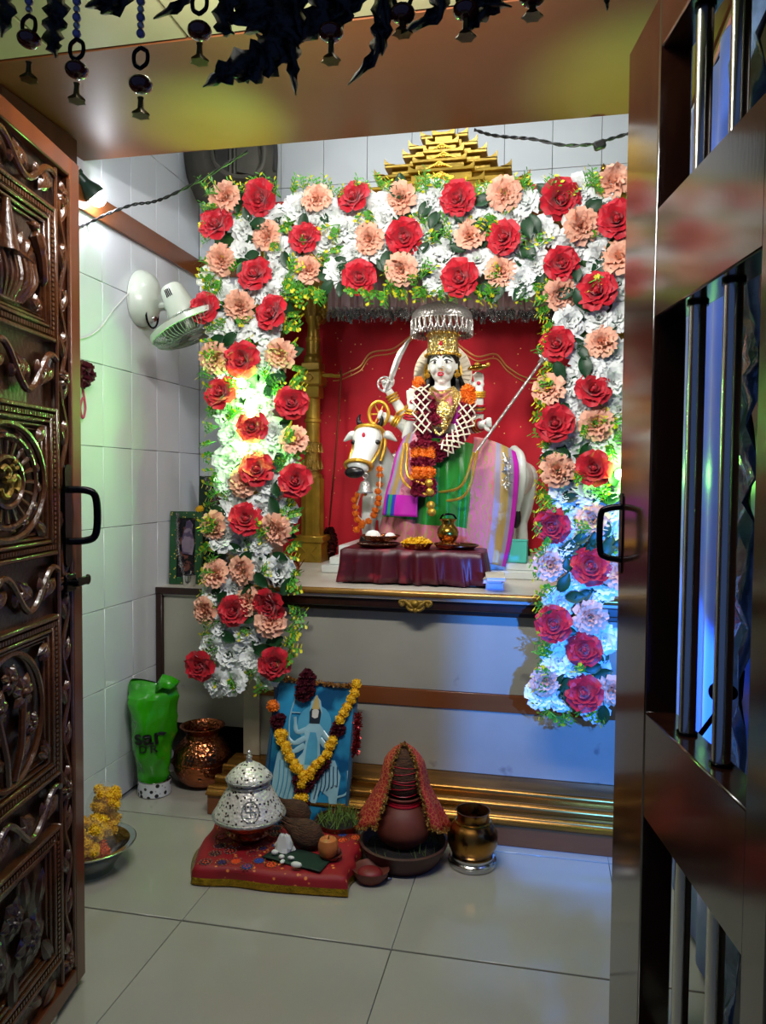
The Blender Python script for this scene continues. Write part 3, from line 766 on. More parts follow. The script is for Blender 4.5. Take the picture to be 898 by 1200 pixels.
def leaf_mesh(seed):
    random.seed(seed); m = MB(); rows = []; L = .062; W = .019
    for i in range(6):
        t = i/5; w_ = W*math.sin(math.pi*(t*.93+.05))**.75
        rows.append([V(w_*k, L*t, .006*math.sin(t*3+seed)+.007*abs(k)-.012*t*t) for k in (-1, 0, 1)])
    m.grid(rows); return m.mesh('leaf', 'leaf_green', sharp=0)
LM = [leaf_mesh(i) for i in range(3)]
def sprig_mesh(seed):
    random.seed(seed); m = MB(); m.mi = 0
    for b_ in range(3):
        a = rnd(-.5, .5); L = rnd(.05, .085); tip = V(math.sin(a)*L, math.cos(a)*L, rnd(-.01, .02))
        pts = cr([V(0, 0, 0), tip*.5+V(0, 0, .008), tip], 3); m.mi = 0; m.tube(pts, .0016, 4)
        for k in range(7):
            t = .35+.65*k/6; p = tip*t+V(0, 0, .008*math.sin(t*3)); s = 1 if k % 2 else -1
            m.mi = 1 if rnd(0, 1) < .40 else 0; d = V(s*.010, .006, rnd(-.004, .006)); e = V(.003, -.004, .004)
            q = p+d; m.add([p, q+e, q+d*.55, q-e], [(0, 1, 2), (0, 2, 3)])
    return m.mesh('sprig', ['sprig_green', 'sprig_yellow'], sharp=0)
SM = [sprig_mesh(100+i) for i in range(4)]
random.seed(11)
YG = 2.69
arch = thing('flower_arch', (-.45, YG, .45), 'arch of red, peach and white cloth flowers framing the shrine', 'flower arch')
def face_rot(tilt=.35, spin=None):
    # +Z of the flower towards the room, with jitter
    d = V(rnd(-tilt, tilt), -1, rnd(-tilt, tilt)+.05).normalized(); q = V(0, 0, 1).rotation_difference(d)
    return q @ Quaternion((0, 0, 1), rnd(0, 6.28) if spin is None else spin)
red = [(256,265),(307,232),(359,280),(300,323),(242,362),(322,368),(417,233),(421,326),(473,277),(286,423),(656,233),(538,233),(593,280),(541,325),(658,311),(701,344),(724,259),(655,404),(262,462),(342,472),(298,500),(302,551),(346,563),(288,609),(275,715),(319,706),(237,779),(322,776),(695,459),(651,497),(696,549),(648,615),(692,663),(649,731),(686,762),(685,812)]
peach = [(265,233),(314,277),(260,304),(282,359),(362,317),(373,235),(434,280),(471,316),(472,232),(253,419),(330,416),(590,229),(551,277),(586,319),(680,266),(656,344),(706,401),(719,215),(727,304),(345,517),(288,564),(253,617),(326,620),(253,672),(285,667),(243,715),(293,705),(319,728),(700,497),(654,552),(694,610),(644,662),(692,722),(639,798),(645,458),(726,672),(718,807)]
white = [(288,267),(288,297),(324,262),(326,290),(347,300),(352,248),(389,254),(385,285),(417,301),(420,270),(431,246),(452,259),(449,293),(321,320),(263,348),(317,345),(292,342),(279,385),(311,385),(255,380),(307,421),(266,414),(533,260),(497,245),(497,274),(491,305),(527,290),(560,305),(602,256),(637,271),(572,239),(599,293),(628,311),(668,287),(674,250),(706,274),(704,301),(707,229),(680,224),(680,332),(668,377),(701,374),(725,371),(683,415),(721,415),(515,329),(725,334),(692,434),(287,453),(317,457),(275,510),(323,508),(270,567),(317,567),(277,595),(307,599),(333,602),(263,630),(283,635),(307,635),(327,668),(305,667),(275,692),(255,693),(263,733),(290,736),(252,758),(270,767),(298,772),(257,797),(275,797),(313,790),(310,743),(267,540),(303,533),(335,540),(664,449),(682,481),(657,477),(720,447),(668,513),(704,517),(711,542),(654,535),(661,578),(690,578),(718,574),(677,610),(715,599),(659,637),(707,642),(672,676),(657,703),(688,701),(711,683),(655,774),(695,782),(677,783),(661,816),(698,828),(668,746),(707,748),(634,814),(272,440),(305,478),(270,485),(290,528),(318,432),(728,480),(730,520),(722,625),(400,318),(460,240),(510,232),(545,250),(615,240),(610,330),(575,265),(340,330),(250,330),(372,262),(402,270)]
for lst, nm, yy, sc in ((red, 'red_rose', YG-.045, 1.10), (peach, 'peach_carnation', YG-.035, 1.04), (white, 'white_peony', YG-.012, .95)):
    for (px, py) in lst:
        p = onY(px+rnd(-1, 1), py+rnd(-1, 1), yy+rnd(-.008, .008)+.03)
        inst(nm, random.choice(FM[nm]), arch, p, face_rot(.32), sc*rnd(.92, 1.08))
allpts = red+peach+white
def inside(px, py):
    if 228 < py < 335 and 250 < px < 735: return True
    if 262 < px < 338 and 228 < py < 790: return True
    if 648 < px < 722 and 228 < py < 828: return True
    return False
n = 0
while n < 285:
    px, py = rnd(238, 735), rnd(222, 840)
    if not inside(px, py): continue
    p = onY(px, py, YG+.0+rnd(-.02, .02)); a = rnd(0, 6.28)
    d = V(math.cos(a), -.25, math.sin(a)).normalized(); z = V(0, -1, 0)-d*V(0, -1, 0).dot(d); z.normalize(); x = d.cross(z)
    inst('leaf', random.choice(LM), arch, p, Matrix((x, d, z)).transposed(), rnd(.8, 1.25)); n += 1
edge = []
for px in range(250, 736, 14): edge += [(px, 232, math.pi/2), (px, 334, -math.pi/2)] if 350 < px < 640 else [(px, 232, math.pi/2)]
for py in range(232, 800, 15): edge += [(258, py, math.pi), (335, max(py, 345), 0)]
for py in range(345, 840, 15): edge += [(650, py, math.pi)]
for px in range(255, 335, 16): edge.append((px, 788, -math.pi/2))
for px in range(640, 720, 16): edge.append((px, 826, -math.pi/2))
for _ in range(90):
    while True:
        px, py = rnd(245, 735), rnd(225, 830)
        if inside(px, py): break
    edge.append((px, py, rnd(0, 6.28)))
for k, (px, py, a) in enumerate(edge):
    a += rnd(-.7, .7); p = onY(px+rnd(-5, 5), py+rnd(-5, 5), YG+rnd(-.022, .02) if k >= len(edge)-90 else YG+rnd(-.02, .03))
    d = V(math.cos(a), rnd(-.4, .0), math.sin(a)).normalized(); z = V(0, -1, 0)-d*V(0, -1, 0).dot(d); z.normalize(); x = d.cross(z)
    inst('sprig', random.choice(SM), arch, p, Matrix((x, d, z)).transposed(), rnd(.75, 1.15))
# the wire-bound stems and frame the flowers are tied to
def bar(a, b_, r): return MB().tube([a, b_], r, 8).build('stem_bundle', 'stem_green', arch)
bar(onY(255, 282, YG+.05), onY(742, 278, YG+.05), .03); bar(onY(292, 282, YG+.05), onY(288, 790, YG+.05), .028); bar(onY(690, 282, YG+.05), onY(680, 826, YG+.05), .028)
# green lamps tucked into the flowers; left glow spread over three bulbs for coverage
mat('lamp_green', (.54, 1, .44), .3, var=0, emit=250)
mat('lamp_socket', '#dfe3dc', .4)
for (px, py, YL, lb, sc) in ((283, 449, 2.640, 'topmost glaring green lamp among the flowers beside the wall fan', .85), (294, 484, 2.640, 'middle glaring green lamp among the flowers beside the wall fan', .85), (286, 524, 2.640, 'lowest glaring green lamp among the flowers beside the wall fan', .8), (727, 556, 2.632, 'glaring green lamp among the flowers beside the barred door', .85)):
    p = onY(px, py, YL); t = thing('green_lamp', p, lb, 'lamp', 'green lamps in the flower arch')
    m = MB(); m.ell(p, .020*sc, 14, 10); m.build('bulb', 'lamp_green', t)
    if 'middle' in lb or 'barred' in lb:                        # upward spot added at these two for the yellow soffit patches
        light('added_green_beam', 'SPOT', p+V(0, -.045, .02), 85, (.36, 1, .18), spot_size=R_(40), spot_blend=1.0, shadow_soft_size=.02, target=(p.x, 2.30, 2.35))
    m = MB(); m.tube([p+V(0, .012, 0), p+V(0, .05, 0), p+V(0, .10, 0)], [.014, .018, .016], 12); m.build('socket', 'lamp_socket', t)
# ---------------------------------------------------------------- marble idol seated on a cow
mat('skin_marble', '#e3e8e0', .25, var=.03, coat=.3); mat('hair', '#0b090b', .35, var=.2); mat('lip_red', '#c0203c', .35); mat('ink', '#15100f', .4)
mat('eye_white', '#f4f4f0', .2, var=.0); mat('saree_green', '#0d7d14', .38, var=.3, vscale=9, sheen=.3); mat('brocade_pink', '#cf6f86', .5, var=.15, pat='wave', col2='#b58a62', pscale=16, pthr=.3)
mat('stripe_magenta', '#c81fb4', .45, var=.12); mat('stripe_blue', '#2c3fb8', .45); mat('stripe_grey', '#9a8fa8', .5, var=.15); mat('stripe_gold', '#b79a5c', .4, .2, var=.15); mat('stripe_green', '#1f9a6a', .45)
mat('dupatta_pink', '#d98aa0', .5, var=.15, pat='magic', col2='#c06a80', pscale=30, pthr=.5); mat('maroon_petal', '#8a0f34', .6, var=.35, vscale=60); mat('marigold', '#ef7d12', .65, var=.2, vscale=60)
mat('marigold_yellow', '#eebb14', .65, var=.2, vscale=60); mat('jasmine', '#e9dfc6', .6, var=.1); mat('bangle_red', '#b3122c', .3, var=.2); mat('alta', '#b81c40', .5)
YI = 3.44
def S(px, py, dy=0.0): return onY(px, py, YI+dy)
k_ = pxm(S(510, 520))
PZ = .955                                                     # top of the plinth
pl = thing('statue_plinth', (-.45, 3.5, AZ), 'stepped white marble plinth under the idol', 'plinth')
def plb(x0, x1, y0, y1, z0, z1): return MB().box(((x0+x1)/2, (y0+y1)/2, (z0+z1)/2), (x1-x0, y1-y0, z1-z0), bev=.004).build('plinth_step', 'marble_white', pl)
xa, xb = S(392, 660).x, S(642, 660).x
plb(xa, xb, 3.22, 3.72, AZ, .872); plb(xa+.03, xb-.02, 3.25, 3.71, .872, .905); plb(xa+.06, xb-.14, 3.29, 3.70, .905, PZ)
idol = thing('goddess_idol', (S(510, 640).x, YI, PZ), 'white marble goddess idol in green saree seated on a cow', 'statue')
# --- body
body = MB()
def limb(m, pts, rs, n=12, sm=5): 
    P = cr(pts, sm); N = len(pts); R = []
    for i in range(len(P)):
        t = i/sm; a = min(int(t), N-2); f = t-a; R.append(rs[a]*(1-f)+rs[a+1]*f)
    m.tube(P, R, n)
    m.ell(P[0], R[0], 10, 8); m.ell(P[-1], R[-1], 10, 8)
def torso_sec(m):
    pts = [S(514, 560, -.02), S(515, 535, -.03), S(516, 510, -.04), S(517, 488, -.05), S(518, 470, -.045), S(518, 460, -.04), S(519, 452, -.045), S(519, 444, -.05)]
    rs = [(.11, .13), (.095, .115), (.075, .095), (.085, .110), (.075, .112), (.05, .075), (.034, .036), (.034, .036)]
    m.tube(cr(pts, 3), [tuple(rs[min(i//3, 7)][c]*(1-(i % 3)/3)+rs[min(i//3+1, 7)][c]*((i % 3)/3) for c in (0, 1)) for i in range(22)], 18, up=(0, -1, 0))
torso_sec(body)
HC = S(519, 428, -.06)
body.ell(HC, (.060, .072, .080), 24, 18); body.ell(HC+V(0, -.012, -.045), (.040, .050, .036), 18, 12)      # skull and jaw
body.ell(HC+V(0, -.034, -.074), (.017, .017, .013), 10, 8)                                                  # chin
body.tube([HC+V(0, -.069, .012), HC+V(0, -.080, -.012), HC+V(0, -.078, -.022)], [.006, .010, .011], 8)     # nose
for s in (-1, 1):
    body.ell(HC+V(s*.006, -.074, -.022), .007, 8, 6); body.ell(HC+V(s*.060, .002, -.008), (.008, .014, .022), 8, 8)
    body.ell(HC+V(s*.030, -.046, -.024), (.020, .020, .022), 10, 8)
shL, shR = S(494, 468, -.04), S(543, 468, -.04)
hands = []
def hand(wr, d, nrm, L=.078, curl=0.0, spread=.10, thumb=1):
    # palm and five fingers; d: towards the fingertips, nrm: out of the palm
    d = Vector(d).normalized(); nrm = Vector(nrm); nrm = (nrm-d*nrm.dot(d)).normalized(); e = d.cross(nrm)
    Q = Matrix((e, nrm, d)).transposed(); pl_ = L*.5
    body.ell(wr+d*pl_*.55, (L*.27, L*.13, pl_*.62), 12, 8, Q)
    for i, (o, ln) in enumerate(((-.75, .42), (-.25, .52), (.25, .50), (.75, .40))):
        b0 = wr+d*pl_*.9+e*(o*L*.24); fd = (d+e*(o*spread)).normalized(); p = [b0]; a = 0
        for j in range(3):
            a += curl; fd2 = fd*math.cos(a)+nrm*math.sin(a); p.append(p[-1]+fd2*(ln*L*(.42, .32, .26)[j]))
        body.tube(cr(p, 2), [.0078, .0078, .0076, .0074, .007, .0066, .0055], 7)
    t0 = wr+d*pl_*.35+e*(thumb*L*.22); td = (d*.7+e*thumb*.8+nrm*.3*min(1, curl+.3)).normalized()
    body.tube(cr([t0, t0+td*L*.2, t0+td*L*.3+d*L*.12+nrm*L*.12*curl], 2), [.009, .009, .0085, .008, .0065], 7)
    hands.append((wr, d, nrm))
arm_r = [.030, .026, .022, .017]
def arm(p, rs=arm_r): limb(body, p, rs)
wS = S(455, 457, -.07); arm([shL, S(478, 490, -.03), S(466, 474, -.05), wS]); hand(wS, S(450, 440, -.08)-wS, (.3, -1, .1), curl=.95, thumb=1)         # sword hand
wP = S(483, 478, -.13); arm([shL+V(.01, 0, -.02), S(478, 512, -.10), S(481, 496, -.12), wP]); hand(wP, V(0, -.12, 1), (0, -1, -.1), L=.088, curl=.03, thumb=1)  # blessing palm
wD = S(456, 490, -.07); arm([shL+V(0, .01, -.03), S(484, 508, -.02), S(470, 498, -.05), wD]); hand(wD, S(443, 486, -.08)-wD, (.1, -1, .2), curl=.9, thumb=-1)   # discus hand
wU = S(562, 456, -.06); arm([shR, S(559, 492, -.03), S(561, 474, -.05), wU]); hand(wU, S(561, 438, -.07)-wU, (-.1, -1, .1), L=.085, curl=.35, thumb=-1)        # raised hand
wT = S(566, 497, -.11); arm([shR+V(0, 0, -.03), S(553, 500, -.04), S(558, 500, -.07), wT]); hand(wT, S(582, 494, -.14)-wT, (.1, -1, .1), curl=.95, thumb=1)    # staff hand
wL = S(508, 500, -.17); arm([shR+V(-.01, 0, -.04), S(541, 498, -.10), S(526, 502, -.15), wL]); hand(wL, V(-.9, -.2, -.25), (0, -1, .3), curl=.5, thumb=1)       # lap hand
bo = body.build('body', 'skin_marble', idol, sharp=0)
rm = bo.modifiers.new('remesh', 'REMESH'); rm.mode = 'VOXEL'; rm.voxel_size = .0036; rm.use_smooth_shade = True
sm = bo.modifiers.new('smooth', 'SMOOTH'); sm.iterations = 2; sm.factor = .4
# face
for s in (-1, 1):
    m = MB(); c = HC+V(s*.026, -.0625, .004); m.ell(c, (.0155, .006, .0072), 12, 8); ey = m.build('eye', 'eye_white', bo)
    m = MB(); m.ell(c+V(0, -.0035, 0), (.0062, .0040, .0066), 10, 8); m.build('iris', 'ink', ey)
    m = MB(); m.tube(cr([c+V(-s*.017, .000, -.002), c+V(-s*.006, -.005, .0085), c+V(s*.008, -.003, .0085), c+V(s*.023, .008, .002)], 4), .0022, 6); m.build('eyelid_line', 'ink', ey)
    m = MB(); m.tube(cr([HC+V(s*.008, -.069, .020), HC+V(s*.024, -.064, .031), HC+V(s*.044, -.050, .022)], 5), [.0018]+[.0030]*7+[.002, .002, .0012], 6); m.build('eyebrow', 'ink', bo)
m = MB(); c = HC+V(0, -.0665, -.048)
for s in (-1, 1):
    m.tube(cr([c+V(0, -.006, .0045), c+V(s*.007, -.005, .0055), c+V(s*.014, .003, .0005)], 4), [.0036]*6+[.0025, .002, .001], 8); m.tube(cr([c+V(0, -.006, -.005), c+V(s*.008, -.004, -.004), c+V(s*.013, .003, .0)], 4), [.0044]*6+[.003, .002, .001], 8)
m.build('lips', 'lip_red', bo)
m = MB(); m.ell(HC+V(0, -.071, .036), (.0045, .003, .008), 8, 6); m.build('forehead_mark', 'lip_red', bo)
m = MB(); m.tube(circ(HC+V(.010, -.082, -.026), .009, 16, (1, 0, 0), (0, .2, 1)), .0018, 6, closed=True); m.build('nose_ring', 'gold_bright', bo)
for (wr, d, n_), show in zip(hands, (0, 1, 0, 1, 1, 0)):
    if show:
        m = MB(); m.ell(wr+d*.026+n_*.0105, (.009, .004, .009), 10, 6); m.build('palm_mark', 'alta', bo)
# hair, crown, halo
m = MB(); 
rows = []
for i in range(13):
    a = -1.75+3.5*i/12
    rows.append([HC+V(.066*math.sin(a)*f, .022+.070*math.cos(a)*f*.9, z) for f, z in ((.80, .078), (.98, .05), (1.02, .01), (1.03, -.05), (1.12, -.10), (1.25, -.15), (1.2, -.175))])
m.grid(rows)
for s in (-1, 1):
    for k in range(4): m.tube(cr([HC+V(s*(.054+.002*k), .01+.02*k, .035), HC+V(s*(.060+.003*k), .008+.02*k, -.04), HC+V(s*(.072+.010*k), .0+.018*k, -.10), HC+V(s*(.075+.014*k), -.01+.016*k, -.155)], 4), [.010]*8+[.014]*3+[.008, .004], 7)
m.tube(cr([HC+V(-.062, -.008, .010), HC+V(-.046, -.046, .040), HC+V(0, -.066, .050), HC+V(.046, -.046, .040), HC+V(.062, -.008, .010)], 5), .006, 8)
m.build('hair', 'hair', idol, solid=.004)
CB = S(519, 419.5, -.06); m = MB()
hz = (S(519, 392, -.06).z-CB.z)
m.lathe([(.066, 0), (.074, .002), (.076, .012), (.070, .020), (.067, hz*.5), (.067, hz*.85), (.070, hz*.97), (.064, hz*1.05), (.045, hz*1.15), (.0, hz*1.2)], CB+V(0, .0, .004), 32); cw = m.build('crown', 'gold_filigree', idol)
m = MB()
for k in range(22):
    a = 2*math.pi*k/22; m.ell(CB+V(.077*math.cos(a), .077*math.sin(a), .009), .006, 8, 6); m.ell(CB+V(.071*math.cos(a), .071*math.sin(a), hz*.95), .005, 8, 6)
tag(m.build('crown_beads', 'gold_bright', cw), kind='stuff')
m = MB(); m.ell(CB+V(0, -.072, hz*.5), (.008, .006, .011), 10, 8); m.build('crown_jewel', 'bangle_red', cw)
m = MB(); hc = S(519, 440, -.005); R = 29*k_; rows = []
for i in range(49):
    a = 2*math.pi*i/48; rows.append([hc+V((R+o)*math.cos(a), -h, (R*1.12+o)*math.sin(a)) for o, h in ((-.028, .0), (-.024, .008), (.0, .010), (.016, .006), (.020, .0))])
m.grid(rows)
for k in range(40):
    a = 2*math.pi*k/40; m.tube([hc+V((R-.02)*math.cos(a), -.010, (R*1.12-.02)*math.sin(a)), hc+V((R+.016)*math.cos(a), -.010, (R*1.12+.016)*math.sin(a))], .004, 5)
m.build('halo', 'jasmine', idol)
m = MB(); m.tube([hc+V((R-.03)*math.cos(2*math.pi*i/48), -.006, (R*1.12-.03)*math.sin(2*math.pi*i/48)) for i in range(48)], .007, 6, closed=True); m.build('halo_rim', 'gold_bright', idol)
# jewellery
m = MB()
def drape(a, b_, sag, r=.005, dy=-.03): m.tube(cr([a, (a+b_)/2*1.0+V(0, dy, -sag), b_], 8), r, 7)
nk = S(519, 455, -.10)
for k in range(4): drape(S(506-2*k, 454+2*k, -.10), S(532+2*k, 454+2*k, -.10), .03+.03*k, .0065, -.07-.018*k)
drape(S(500, 460, -.12), S(540, 460, -.12), .15, .009, -.115); drape(S(497, 460, -.12), S(543, 460, -.12), .19, .007, -.125)
m.ell(S(520, 482, -.235), (.032, .012, .042), 16, 10); m.ell(S(520, 495, -.235), (.016, .010, .03), 12, 8)
m.build('necklace', 'gold_filigree', idol)
for s in (-1, 1):
    m = MB(); m.lathe([(0, -.03), (.012, -.022), (.014, -.012), (.005, -.004), (.009, .004), (0, .012)], HC+V(s*.066, -.015, -.03), 10); m.build('earring', 'gold_bright', idol)
def bangles(p0, p1, r, cols, name='bangle'):
    p0, p1 = Vector(p0), Vector(p1); d = (p1-p0).normalized(); ex = d.orthogonal().normalized(); ey = d.cross(ex)
    for i, c in enumerate(cols):
        m = MB(); m.tube(circ(p0+(p1-p0)*(i/max(1, len(cols)-1)), r, 20, ex, ey), .0052, 7, closed=True); m.build(name, c, idol)
g, rr = 'gold_bright', 'bangle_red'
bangles(S(459, 463, -.065), S(462, 469, -.06), .024, (g, g, g)); bangles(S(471, 480, -.045), S(474, 484, -.04), .031, (g, g))
bangles(S(482, 481, -.125), S(480, 491, -.12), .025, (g, g, rr, rr)); bangles(S(461, 492, -.065), S(466, 495, -.06), .023, (g, g, g))
bangles(S(562, 459, -.06), S(561.5, 464, -.055), .023, (g, g, g)); bangles(S(561, 474, -.05), S(560, 482, -.04), .028, (rr, g, rr))
bangles(S(563, 498, -.085), S(557, 500, -.07), .025, (rr, g, rr, g, rr))
# --- garments
m = MB(); pts = [S(515, 528, -.03), S(516, 510, -.04), S(517, 488, -.05), S(518, 470, -.045), S(518, 462, -.04)]; rs = [(.099, .119), (.080, .100), (.091, .116), (.082, .118), (.066, .095)]
P = cr(pts, 4); m.tube(P, [tuple(rs[min(i//4, 4)][c]*(1-(i % 4)/4)+rs[min(i//4+1, 4)][c]*((i % 4)/4) for c in (0, 1)) for i in range(len(P))], 20, up=(0, -1, 0)); m.build('blouse', 'dupatta_pink', idol)
m = MB(); rows = sheet([[S(527, 458, -.10), S(545, 462, -.09)], [S(520, 478, -.165), S(546, 480, -.14)], [S(508, 500, -.16), S(534, 508, -.14)], [S(492, 520, -.13), S(512, 532, -.12)]], 6, 5); m.grid(rows); m.build('sash', 'stripe_magenta', idol, solid=.006)
m = MB(); rows = sheet([[S(505, 462, -.105), S(528, 459, -.105)], [S(512, 474, -.17), S(530, 470, -.17)], [S(520, 486, -.17), S(536, 484, -.15)]], 5, 5); m.grid(rows); m.build('sash', 'brocade_pink', idol, solid=.005)
def folds(rows, amp, freq, ph=0.0, dirn=V(0, -1, 0), top=.15):
    n = len(rows)
    for i, r in enumerate(rows):
        t = i/(n-1)
        for j, p in enumerate(r): u = j/(len(r)-1); p += dirn*(amp*(top+(1-top)*t)*math.sin(freq*u+ph+1.2*math.sin(3*t+u*2)))
    return rows
# lower robe: green body with a pink brocade border
ctl = [[S(470, 520, -.10), S(495, 515, -.17), S(520, 514, -.19), (S(545, 518, -.17)), S(566, 524, -.10)],
       [S(462, 550, -.10), S(490, 548, -.21), S(518, 546, -.24), S(546, 548, -.20), S(570, 552, -.10)],
       [S(456, 585, -.09), S(485, 585, -.22), S(515, 585, -.25), S(545, 585, -.21), S(568, 588, -.10)],
       [S(449, 608, -.10), S(478, 612, -.23), S(510, 616, -.26), S(540, 618, -.22), S(562, 622, -.11)],
       [S(443, 632, -.11), S(474, 640, -.24), S(508, 646, -.27), S(540, 650, -.23), S(560, 654, -.12)]]
rows = folds(sheet(ctl, 20, 8), .022, 34); m = MB(); m.grid(rows, mi=lambda t, u: 1 if t > .70+.06*u else 0); m.build('saree_skirt', ['saree_green', 'brocade_pink'], idol, solid=.006)
# cloth over the flank, striped along its right edge
ctl = [[S(556, 512, -.12), S(572, 515, -.17), S(590, 522, -.16), S(604, 530, -.12)],
       [S(552, 545, -.17), S(570, 548, -.20), S(591, 550, -.20), S(608, 552, -.16)],
       [S(548, 590, -.19), S(567, 594, -.22), S(589, 594, -.22), S(605, 594, -.18)],
       [S(545, 630, -.20), S(563, 634, -.23), S(584, 634, -.23), S(600, 632, -.19)],
       [S(543, 656, -.21), S(560, 660, -.24), S(580, 662, -.24), S(592, 664, -.20)]]
def stp(t, u):
    return 0 if u < .50 else (1 if u < .60 else (2 if u < .76 else (1 if u < .86 else 3)))
rows = folds(sheet(ctl, 16, 8), .008, 9, .5); m = MB(); m.grid(rows, mi=stp); m.build('draped_cloth', ['brocade_pink', 'stripe_grey', 'stripe_gold', 'stripe_magenta'], idol, solid=.006)
# shawl end on the other side with a magenta panel
ctl = [[S(474, 512, -.13), S(488, 505, -.19), S(502, 512, -.21)],
       [S(464, 535, -.16), S(482, 530, -.23), S(500, 535, -.24)],
       [S(458, 560, -.17), S(476, 560, -.25), S(494, 562, -.26)],
       [S(452, 582, -.18), S(470, 583, -.26), S(490, 584, -.27)],
       [S(449, 604, -.19), S(468, 605, -.27), S(489, 606, -.28)]]
def stq(t, u):
    if t > .70: return 3 if u > .34 else (4 if u > .22 else (5 if u > .12 else 4)) if u > .06 else 3
    return 0 if u > .42 else (1 if u > .30 else (2 if u > .16 else (1 if u > .07 else 3)))
rows = folds(sheet(ctl, 14, 8), .006, 8); m = MB(); m.grid(rows, mi=stq); m.build('shawl', ['dupatta_pink', 'stripe_grey', 'stripe_gold', 'stripe_magenta', 'stripe_blue', 'stripe_green'], idol, solid=.006)
# gold chains over the robe
m = MB()
for k, (a, b_, mid) in enumerate((((478, 520), (498, 568), (478, 556)), ((474, 520), (500, 580), (472, 562)), ((504, 578), (556, 530), (540, 570)), ((504, 588), (560, 528), (545, 580)))):
    m.tube(cr([S(*a, -.20), S(*mid, -.31), S(*b_, -.33)], 8), .006, 7)
for (px, py) in ((503, 566), (504, 576), (505, 592), (506, 600)): m.ell(S(px, py, -.335), (.018, .014, .018), 10, 8)
m.build('waist_chain', 'gold_bright', idol)
# --- cow
cow = MB()
limb(cow, [S(446, 570, .06), S(470, 560, .09), S(520, 560, .10), S(570, 556, .10), S(598, 560, .08)], [.085, .125, .14, .14, .105], 20)
limb(cow, [S(452, 566, .03), S(444, 545, -.02), S(436, 522, -.06)], [.095, .080, .058], 16)
hd = [S(434, 505, -.09), S(431, 514, -.12), S(429, 524, -.15), S(424, 536, -.18), S(420, 546, -.20), S(418, 553, -.205)]
cow.tube(cr(hd, 3), [(a, b_) for a, b_ in ((.035, .040), (.05, .058), (.056, .066), (.056, .069), (.054, .066), (.050, .062), (.046, .057), (.043, .052), (.041, .049), (.040, .048), (.040, .048), (.041, .049), (.043, .050), (.042, .050), (.036, .044), (.02, .03))], 18, up=(0, -1, 0))
for s in (-1, 1): cow.ell(hd[1]+V(s*.045, -.015, -.005), (.018, .018, .022), 10, 8)
cow.ell(hd[0]+V(0, 0, .005), (.042, .035, .03), 12, 8)
for px, dy in ((432, -.06), (452, -.02)): limb(cow, [S(px+4, 585, dy), S(px, 612, dy-.03), S(px, 628, dy-.03), S(px, 640, dy-.03)], [.045, .034, .028, .030], 12)
for px, dy in ((598, .02), (612, .14)): limb(cow, [S(px, 560, dy), S(px+3, 590, dy), S(px-1, 612, dy+.01), S(px-1, 634, dy)], [.075, .042, .030, .032], 12)
for s in (-1, 1): limb(cow, [hd[0]+V(s*.045, .005, -.012), hd[0]+V(s*.085, .0, -.02), hd[0]+V(s*.12, .0, -.045)], [.014, .022, .006], 8)
cw_ = cow.build('cow_body', 'skin_marble', idol, sharp=0)
rm = cw_.modifiers.new('remesh', 'REMESH'); rm.mode = 'VOXEL'; rm.voxel_size = .006; rm.use_smooth_shade = True
sm = cw_.modifiers.new('smooth', 'SMOOTH'); sm.iterations = 4
m = MB(); m.ell(hd[5]+V(-.002, -.030, -.002), (.044, .024, .026), 14, 10); mz = m.build('muzzle', 'hoof', cw_)
for s in (-1, 1):
    m = MB(); c = hd[1]+V(s*.052, -.038, -.018); m.ell(c, (.015, .013, .011), 10, 8); m.build('cow_eye', 'ink', cw_)
    m = MB(); m.tube(cr([hd[0]+V(s*.030, 0, .015), hd[0]+V(s*.050, -.004, .034), hd[0]+V(s*.052, -.006, .058), hd[0]+V(s*.042, -.01, .074)], 4), [.013]*4+[.012, .011, .010, .009, .008, .006, .005, .004, .002], 9); m.build('horn', 'hoof', cw_)
m = MB(); m.ell(hd[1]+V(-.004, -.058, .012), (.008, .004, .014), 8, 6); m.build('forehead_mark', 'lip_red', cw_)
m = MB()
for c, r1, r2 in ((hd[4], .050, .058), (hd[0]+V(0, -.01, -.004), .054, .062)):
    d = (hd[5]-hd[1]).normalized(); ex = V(1, 0, 0); ey = d.cross(ex).normalized(); m.tube([c+ex*(r2*math.cos(2*math.pi*i/24))+ey*(r1*math.sin(2*math.pi*i/24)) for i in range(24)], .0085, 8, closed=True)
for s in (-1, 1): m.tube(cr([hd[0]+V(s*.058, -.01, 0), hd[2]+V(s*.062, .0, -.01), hd[4]+V(s*.050, .0, 0)], 4), .006, 7)
m.tube(cr([S(449, 505, -.08), S(451, 522, -.10), S(446, 540, -.12)], 5), .010, 8); m.build('halter', 'gold_bright', cw_)
m = MB(); m.tube(cr([S(602, 527, .02), S(610, 536, -.03), S(612, 560, -.05), S(608, 585, -.04), S(605, 600, -.03)], 5), [.022]*8+[.020]*8+[.017]*5, 10); tl_ = m.build('tail', 'skin_marble', cw_)
m = MB(); m.ell(S(605, 606, -.03), (.022, .022, .05), 10, 8); m.build('tail_tuft', 'hoof', tl_)
for px, dy in ((432, -.09), (452, -.05), (597, .02), (611, .14)):
    p = S(px, 640, dy); p.z = PZ if px < 590 else max(PZ-.05, .905); m = MB(); m.lathe([(.044, 0), (.042, .02), (.034, .045), (.0, .05)], p, 16); m.build('hoof', 'hoof', cw_)

